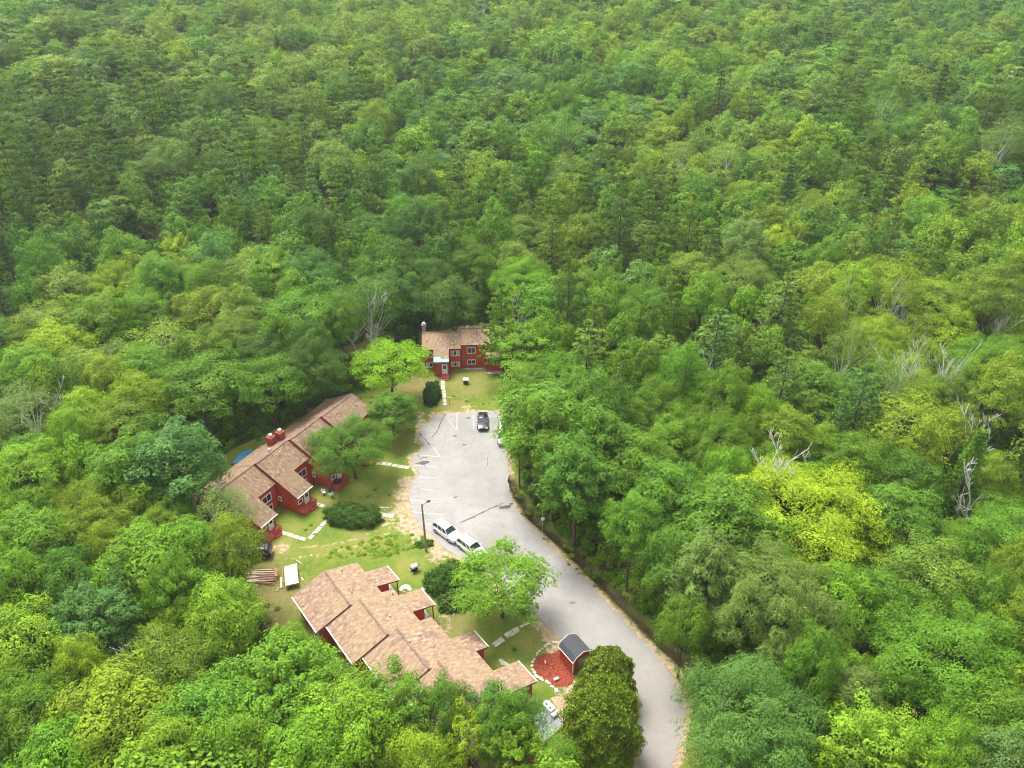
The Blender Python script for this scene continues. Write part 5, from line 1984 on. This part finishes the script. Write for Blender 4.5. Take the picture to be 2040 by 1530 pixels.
def crown_clear(x, y, z, R, Ht):
    us, vs = [], []
    for dz in (.45, .7, .92):
        for dx in (-.95, -.5, 0, .5, .95):
            k = 1 if dz < .8 else .6
            u, v, _ = proj(x + dx * R * k, y, z + Ht * dz)
            us.append(u)
            vs.append(v)
    u, v, _ = proj(x, y, z + Ht)
    us.append(u)
    vs.append(v)
    return not in_poly(np.array(us), np.array(vs), KEEP).any()


# house footprints keep trees off
HOUSE_BOX = [[(-40, 70), (-20, 86), (4, 60), (0, 40), (-12, 40)], [(-44, 84), (-28, 116), (-20, 108), (-34, 78)], [(-18, 118), (0, 119), (0, 133), (-18, 133)]]
HOUSE_BOX[0] = [(RA[0] * r + PA[0] * t, RA[1] * r + PA[1] * t) for r, t in ((-71, 18), (-35, 22), (-35, 38), (-71, 33))]
HOUSE_BOX[1] = [(RB[0] * r + PB[0] * t, RB[1] * r + PB[1] * t) for r, t in ((-82, -79.5), (-53, -81), (-53, -65), (-82, -64))]
rnd = random.Random(11)
random.seed(12)
n_try = 0
YMAX = 640
while n_try < 130000:
    n_try += 1
    y = 18 + (YMAX - 18) * math.sqrt(rnd.random())
    hwid = 14 + y * .80
    x = rnd.uniform(-hwid, hwid)
    R = rnd.choice((2.4, 2.9, 3.3, 3.7, 4.3, 5.0)) * (1 if y < 170 else 1.0 + .25 * min(1, (y - 170) / 120))
    if not near_ok(x, y, R, .70 if y > 135 else .72):
        continue
    if in_poly(np.array([x]), np.array([y]), CLEAR)[0] or any(in_poly(np.array([x]), np.array([y]), b)[0] for b in HOUSE_BOX):
        continue
    if y < 150 and dist_line(np.array([x]), np.array([y]), CLEAR, True)[0] < 1.2:
        continue
    z = 0.0
    Ht = rnd.uniform(10.0, 17.5) * (R / 3.5) ** .35
    if y < 150 and abs(x) < 60:
        if not crown_clear(x, y, 0, R, Ht):
            # a smaller tree may still fit at the forest's edge
            R *= .62
            Ht *= .55
            if not crown_clear(x, y, 0, R, Ht) or not near_ok(x, y, R, .6):
                continue
    zc_ = gz(x, y)
    uc, vc, Zc = proj(x, y, zc_ + Ht * .68)
    if any(abs(uc - q[0]) < R * .85 * F_PX / Zc and abs(vc - q[1]) < R * .75 * F_PX / Zc and y < q[3] for q in DEADPX):
        continue
    kind, tone = pick(x, y)
    if kind in ('pine', 'spruce'):
        Ht *= rnd.uniform(1.1, 1.45)
        R *= 1.12
    put(x, y, R)
    CAND.append(dict(x=x, y=y, z=None, R=R, H=Ht, kind=kind, tone=tone, fixed=False))
xs_ = np.array([c['x'] for c in CAND])
ys_ = np.array([c['y'] for c in CAND])
zz_ = ground_z(xs_, ys_)
for c, z in zip(CAND, zz_):
    c['z'] = float(z)
    u, v, Z = proj(c['x'], c['y'], c['z'] + c['H'] * .7)
    c['px'] = c['R'] * 2 * F_PX / max(Z, 1)
    m_ = c['px'] / 2
    c['vis'] = (-m_ * .6 < u < 2040 + m_ * .6) and (-m_ * .6 < v < 1530 + m_ * .6)
order = sorted([c for c in CAND if c['vis']], key=lambda c: -(c['px'] + (500 if c['fixed'] else 0)))
solo = order[:300]
for c in solo:
    c['solo'] = True
    c['label'], c['group'] = forest_label(c)
byl = {}
for c in solo:
    byl.setdefault(c['label'], []).append(c)
for lab, cs_ in byl.items():
    cs_.sort(key=lambda c: proj(c['x'], c['y'], c['z'] + 9)[0])
    if len(cs_) == 2 or len(cs_) == 3:
        for c, t_ in zip(cs_, ('leftmost ', 'rightmost ') if len(cs_) == 2 else ('leftmost ', 'middle ', 'rightmost ')):
            c['label'] = t_ + c['label']
for c in solo:
    add_tree(c['kind'], c['x'], c['y'], c['R'], c['H'], c['tone'], c['label'], c['group'], z=c['z'])
rest = [c for c in CAND if not c.get('solo')]

for (p, Ht, k, lab) in DEAD:
    x, y, zb, H_ = dead_place(p, Ht)
    le = (0, .30) if 'leaning right' in lab else (0, .10 * random.uniform(-1, 1))
    add_tree('dead', x, y, 2.3 * H_ / 12, H_, 'grey', lab, z=zb, proto=k, lean=le)

# birch stems beside the drive
for (p, Ht, lab) in (((1130, 1016), 13, 'slender white birch trunk at the forest edge right of the car park'), ((1287, 1098), 14, 'white birch trunk in the dark gap right of the ditch'), ((1100, 1003), 10, 'short leaning white birch trunk left of the slender one')):
    x, y = at(*p)
    add_tree('sparse', x, y, 2.3, Ht, 'mid', lab)

# clipped hedges, shrubs and the cedars
def add_shrub(px, rx, ry, h, tone, label, rz=0.0, seed=1, n=5000, name='hedge', cat='hedge', leaf=(.12, .22), flat_top=.3, lump=.13, z=0.0, mat='leaf'):
    x, y = at(*px)
    o = root(name, (x, y, gz(x, y) + z), label, cat, None, rz)
    st, fo = make_shrub(seed, rx, ry, h, n, leaf, flat_top, mat, lump)
    for nm, me in (('stem', st), ('foliage', fo)):
        c = bpy.data.objects.new(nm, me)
        COL.objects.link(c)
        c.parent = o
        if nm == 'foliage':
            c['tint'] = TINT[tone] if isinstance(tone, str) else tone
    return o


add_shrub((703, 1034), 3.75, 2.0, 2.0, (.050, .135, .018), 'large clipped oval dark green hedge on the lawn before the stepped house', -.12, 1, 11000)
add_shrub((861, 790), 1.4, 3.0, 1.9, (.036, .100, .018), 'narrow clipped dark hedge beside the stepping slabs of the far house', .02, 2, 8000)
add_shrub((893, 1160), 2.9, 1.9, 2.3, (.052, .140, .018), 'big dark clipped hedge between the barbecue and the round tree', .5, 3, 9000)
add_shrub((905, 1202), 2.0, 1.6, 1.6, (.090, .180, .035), 'looser grey green shrub in front of the big dark hedge', .2, 4, 5000, 'shrub', 'shrub', (.16, .26), 0, .16)
add_shrub((845, 1085), 1.2, .7, .7, 'deep', 'small dark brambly shrub at the foot of the utility pole', .2, 5, 1800, 'shrub', 'shrub', (.14, .24), 0, .2)
add_shrub((1010, 1375), 1.6, 1.2, 1.5, 'mid', 'leafy shrub against the eave of the last visible roof', .2, 6, 2500, 'shrub', 'shrub', (.16, .26), 0, .2)


def make_cedar(seed, H, R):
    """dense column of upright sprays"""
    r = np.random.default_rng(seed)
    n = 42000
    f = r.random(n) ** .8
    th = r.uniform(0, 6.283, n)
    prof_ = np.clip(1 - np.abs((f - .30) / .72) ** 2.6, 0.0, 1) ** .5
    lump = 1 + .10 * np.sin(th * 6 + f * 9) + .07 * np.sin(th * 13 - f * 22) + .06 * np.sin(f * 60 + th * 3)
    rad = R * prof_ * lump * r.uniform(.82, 1.04, n)
    rad = np.where(f > .86, rad * r.random(n) ** .5, rad)
    C = np.stack([np.cos(th) * rad, np.sin(th) * rad, f * H], -1)
    out = np.stack([np.cos(th), np.sin(th), np.full(n, .35)], -1)
    Nn = unit(out * .8 + r.normal(size=(n, 3)) * .5)
    L = r.uniform(.16, .30, n)
    cl = .5 + .5 * np.sin(th * 9 + f * 31) * np.cos(f * 40 + th * 4)
    up = np.tile(np.array([0, 0, 1.0]), (n, 1)) + out * .4
    return leaf_mesh('crown', C, Nn, L, L * .55, M['needle'], cl, r=r, tdir=unit(up), fold=.15)


for (p, hc, H, R, tint, lab, sd) in (((1198, 1440), 5.4, 11.0, 3.65, (.155, .235, .018), 'dense olive green cedar like a tall dome at the bottom between terrace and drive', 1), ((1212, 1348), 3.8, 7.4, 2.6, (.155, .225, .022), 'smaller olive cedar touching the shed, behind the tall dome shaped one', 2)):
    x, y = at(*p, hc)
    o = root('cedar_tree', (x, y, 0), lab, 'cedar')
    m = MB()
    m.tube([(0, 0, -.4), (0, 0, H * .8)], [.25, .06], 7)
    m.build('trunk', M['bark'], o)
    c = bpy.data.objects.new('crown', make_cedar(sd, H, R))
    COL.objects.link(c)
    c.parent = o
    c['tint'] = tint


# ---- everything past the individual trees: one forest, instanced
def gn_scatter(name, pts, protos, kind_label, cat):
    """pts: list of (x,y,z, rot, sx, sz, tint, pid)"""
    n = len(pts)
    me = bpy.data.meshes.new(name)
    me.vertices.add(n)
    me.vertices.foreach_set('co', np.array([p[:3] for p in pts], np.float32).ravel())
    for nm, typ, val in (('rot', 'FLOAT', [p[3] for p in pts]), ('pid', 'INT', [p[7] for p in pts])):
        a = me.attributes.new(nm, typ, 'POINT')
        a.data.foreach_set('value', np.array(val, np.int32 if typ == 'INT' else np.float32))
    a = me.attributes.new('scl', 'FLOAT_VECTOR', 'POINT')
    a.data.foreach_set('vector', np.array([(p[4], p[4], p[5]) for p in pts], np.float32).ravel())
    a = me.attributes.new('tint', 'FLOAT_COLOR', 'POINT')
    a.data.foreach_set('color', np.array([(*p[6], 1) for p in pts], np.float32).ravel())
    o = bpy.data.objects.new(name, me)
    COL.objects.link(o)
    tag(o, kind_label, cat, kind='stuff')
    g = bpy.data.node_groups.new(name + '_nodes', 'GeometryNodeTree')
    g.interface.new_socket('Geometry', in_out='INPUT', socket_type='NodeSocketGeometry')
    g.interface.new_socket('Geometry', in_out='OUTPUT', socket_type='NodeSocketGeometry')
    gi, go = g.nodes.new('NodeGroupInput'), g.nodes.new('NodeGroupOutput')
    jn = g.nodes.new('GeometryNodeJoinGeometry')

    def attr(nm, typ):
        a_ = g.nodes.new('GeometryNodeInputNamedAttribute')
        a_.data_type = typ
        a_.inputs['Name'].default_value = nm
        return a_.outputs['Attribute']
    rot, pid, scl = attr('rot', 'FLOAT'), attr('pid', 'INT'), attr('scl', 'FLOAT_VECTOR')
    cx = g.nodes.new('ShaderNodeCombineXYZ')
    g.links.new(rot, cx.inputs[2])
    for k, ob in enumerate(protos):
        cmp_ = g.nodes.new('FunctionNodeCompare')
        cmp_.data_type = 'INT'
        cmp_.operation = 'EQUAL'
        g.links.new(pid, cmp_.inputs[2])
        cmp_.inputs[3].default_value = k
        oi = g.nodes.new('GeometryNodeObjectInfo')
        oi.inputs['Object'].default_value = ob
        oi.inputs['As Instance'].default_value = True
        ip = g.nodes.new('GeometryNodeInstanceOnPoints')
        g.links.new(gi.outputs[0], ip.inputs['Points'])
        g.links.new(cmp_.outputs[0], ip.inputs['Selection'])
        g.links.new(oi.outputs['Geometry'], ip.inputs['Instance'])
        g.links.new(cx.outputs[0], ip.inputs['Rotation'])
        g.links.new(scl, ip.inputs['Scale'])
        g.links.new(ip.outputs[0], jn.inputs[0])
    g.links.new(jn.outputs[0], go.inputs[0])
    md = o.modifiers.new('scatter', 'NODES')
    md.node_group = g
    return o


SRC = {}


def source(me):
    """an object holding a crown mesh for instancing; lives only in the file, not in the scene"""
    if me.name not in SRC:
        SRC[me.name] = bpy.data.objects.new('crown_source', me)
    return SRC[me.name]


plist, pidx = [], {}
for kd, ms in FAR.items():
    for i, me in enumerate(ms):
        pidx[(kd, i)] = len(plist)
        plist.append(source(me))
FAR['spiky'] = FAR['round']
FAR['big'] = FAR['round']
for i in range(len(FAR['round'])):
    pidx[('spiky', i)] = pidx[('big', i)] = pidx[('round', i)]
pts = []
for c in rest:
    kd = c['kind']
    i = random.randrange(len(FAR[kd]))
    nr, nh = NOM[kd]
    base = TINT[c['tone']]
    j, hj = random.uniform(.82, 1.18), random.uniform(-.15, .15)
    pts.append((c['x'], c['y'], c['z'], random.uniform(0, 6.28), c['R'] / nr * 1.04, c['H'] / nh, (base[0] * j * (1 + hj * .8), base[1] * j, base[2] * j * (1 - hj)), pidx[(kd, i)]))
print('forest trees', len(CAND), 'solo', len(solo), 'instanced', len(pts))
gn_scatter('forest', pts, plist, 'unbroken mixed forest canopy climbing the slope to the top of the picture', 'forest')

# undergrowth between the trunks, along the ditch and the forest's edge
bushes = [source(make_shrub(200 + k, 1.0, 1.0, 1.0, 420, (.20, .34), 0, 'leaf', .25)[1]) for k in range(3)]
upts = []
rb = random.Random(5)
tones = ['mid', 'deep', 'bright', 'deep', 'yolive', 'lime', 'dark']
for _ in range(22000):
    y = rb.uniform(38, 175)
    x = rb.uniform(-(12 + y * .72), 12 + y * .72)
    upts.append((x, y))
ua = np.array(upts)
inside = in_poly(ua[:, 0], ua[:, 1], CLEAR)
dcl = dist_line(ua[:, 0], ua[:, 1], CLEAR, True)
hs_ = np.zeros(len(ua), bool)
for b in HOUSE_BOX:
    hs_ |= in_poly(ua[:, 0], ua[:, 1], b)
pv = in_poly(ua[:, 0], ua[:, 1], PAVE)
dpv = dist_line(ua[:, 0], ua[:, 1], PAVE, True)
keep = (~inside) & (~hs_) & (~pv) & (dpv > 1.2)
dens = np.where(dcl < 9, 1.0, .38)
keep &= np.array([rb.random() for _ in upts]) < dens
ua, dk_ = ua[keep], dcl[keep]
uz = ground_z(ua[:, 0], ua[:, 1])
up = []
for (x, y), z, d in zip(ua, uz, dk_):
    near = d < 6
    s = rb.uniform(.45, 1.1) if near else rb.uniform(.6, 1.5)
    s *= .55 + .45 * min(1, d / 3)
    right = x > 0 and y < 100
    t = TINT[rb.choice(['bright', 'lime', 'yolive', 'mid', 'mid'] if (right and near) else tones)]
    j = rb.uniform(.8, 1.15)
    hgt = s * rb.uniform(.8, 1.5)
    u, v, _ = proj(x, y, z + hgt)
    if in_poly(np.array([u]), np.array([v]), KEEP)[0] and d > .8 and x < 0:
        continue
    up.append((x, y, z - .05, rb.uniform(0, 6.28), s, hgt, tuple(q * j for q in t), rb.randrange(3)))
gn_scatter('undergrowth', up, bushes, 'low green undergrowth of shrubs and saplings beneath the trees and along the ditch', 'undergrowth')

# weeds on the rough bank left of the pole and tufts over the lawns
wp = []
for _ in range(190):
    u, v = rb.uniform(655, 845), rb.uniform(1062, 1112)
    if abs(v - (1104 - (u - 655) * .15)) > 24 * (1 - abs(u - 760) / 140):
        continue
    x, y = at(u, v)
    s = rb.uniform(.15, .38)
    wp.append((x, y, 0, rb.uniform(0, 6), s, s * rb.uniform(.3, .6), TINT[rb.choice(['yolive', 'lime', 'lime', 'olive', 'bright', 'yolive'])], rb.randrange(3)))
for _ in range(1500):
    x, y = rb.uniform(-40, 12), rb.uniform(60, 124)
    a_ = (np.array([x]), np.array([y]))
    if not in_poly(*a_, CLEAR)[0] or in_poly(*a_, PAVE)[0] or any(in_poly(*a_, b)[0] for b in HOUSE_BOX):
        continue
    dpe = dist_line(*a_, PAVE, True)[0]
    dce = dist_line(*a_, CLEAR, True)[0]
    if dce > 3 and rb.random() > .12:
        continue
    s = rb.uniform(.12, .3) * (1.5 if dce < 2 else 1)
    wp.append((x, y, 0, rb.uniform(0, 6), s, s * .6, TINT[rb.choice(['yolive', 'mid', 'olive', 'bright'])], rb.randrange(3)))
gn_scatter('weeds', wp, bushes, 'rough weeds and grass tufts on the bank and along the lawn edges', 'weeds')

# ---- thin summer haze
m = MB()
m.prism([(-640, -165), (640, -165), (640, 1010), (-640, 1010)], -9.0, 88.0)
hm = bpy.data.materials.new('haze_air')
hm.use_nodes = True
ht = hm.node_tree
ht.nodes.clear()
ho = ht.nodes.new('ShaderNodeOutputMaterial')
pv_ = ht.nodes.new('ShaderNodeVolumePrincipled')
pv_.inputs['Color'].default_value = (.86, .93, 1.0, 1)
pv_.inputs['Density'].default_value = 0.00014
pv_.inputs['Anisotropy'].default_value = 0.2
ht.links.new(pv_.outputs[0], ho.inputs['Volume'])
hzo = m.build('haze', hm)
tag(hzo, 'thin pale summer haze over the whole forest', 'haze', kind='stuff')
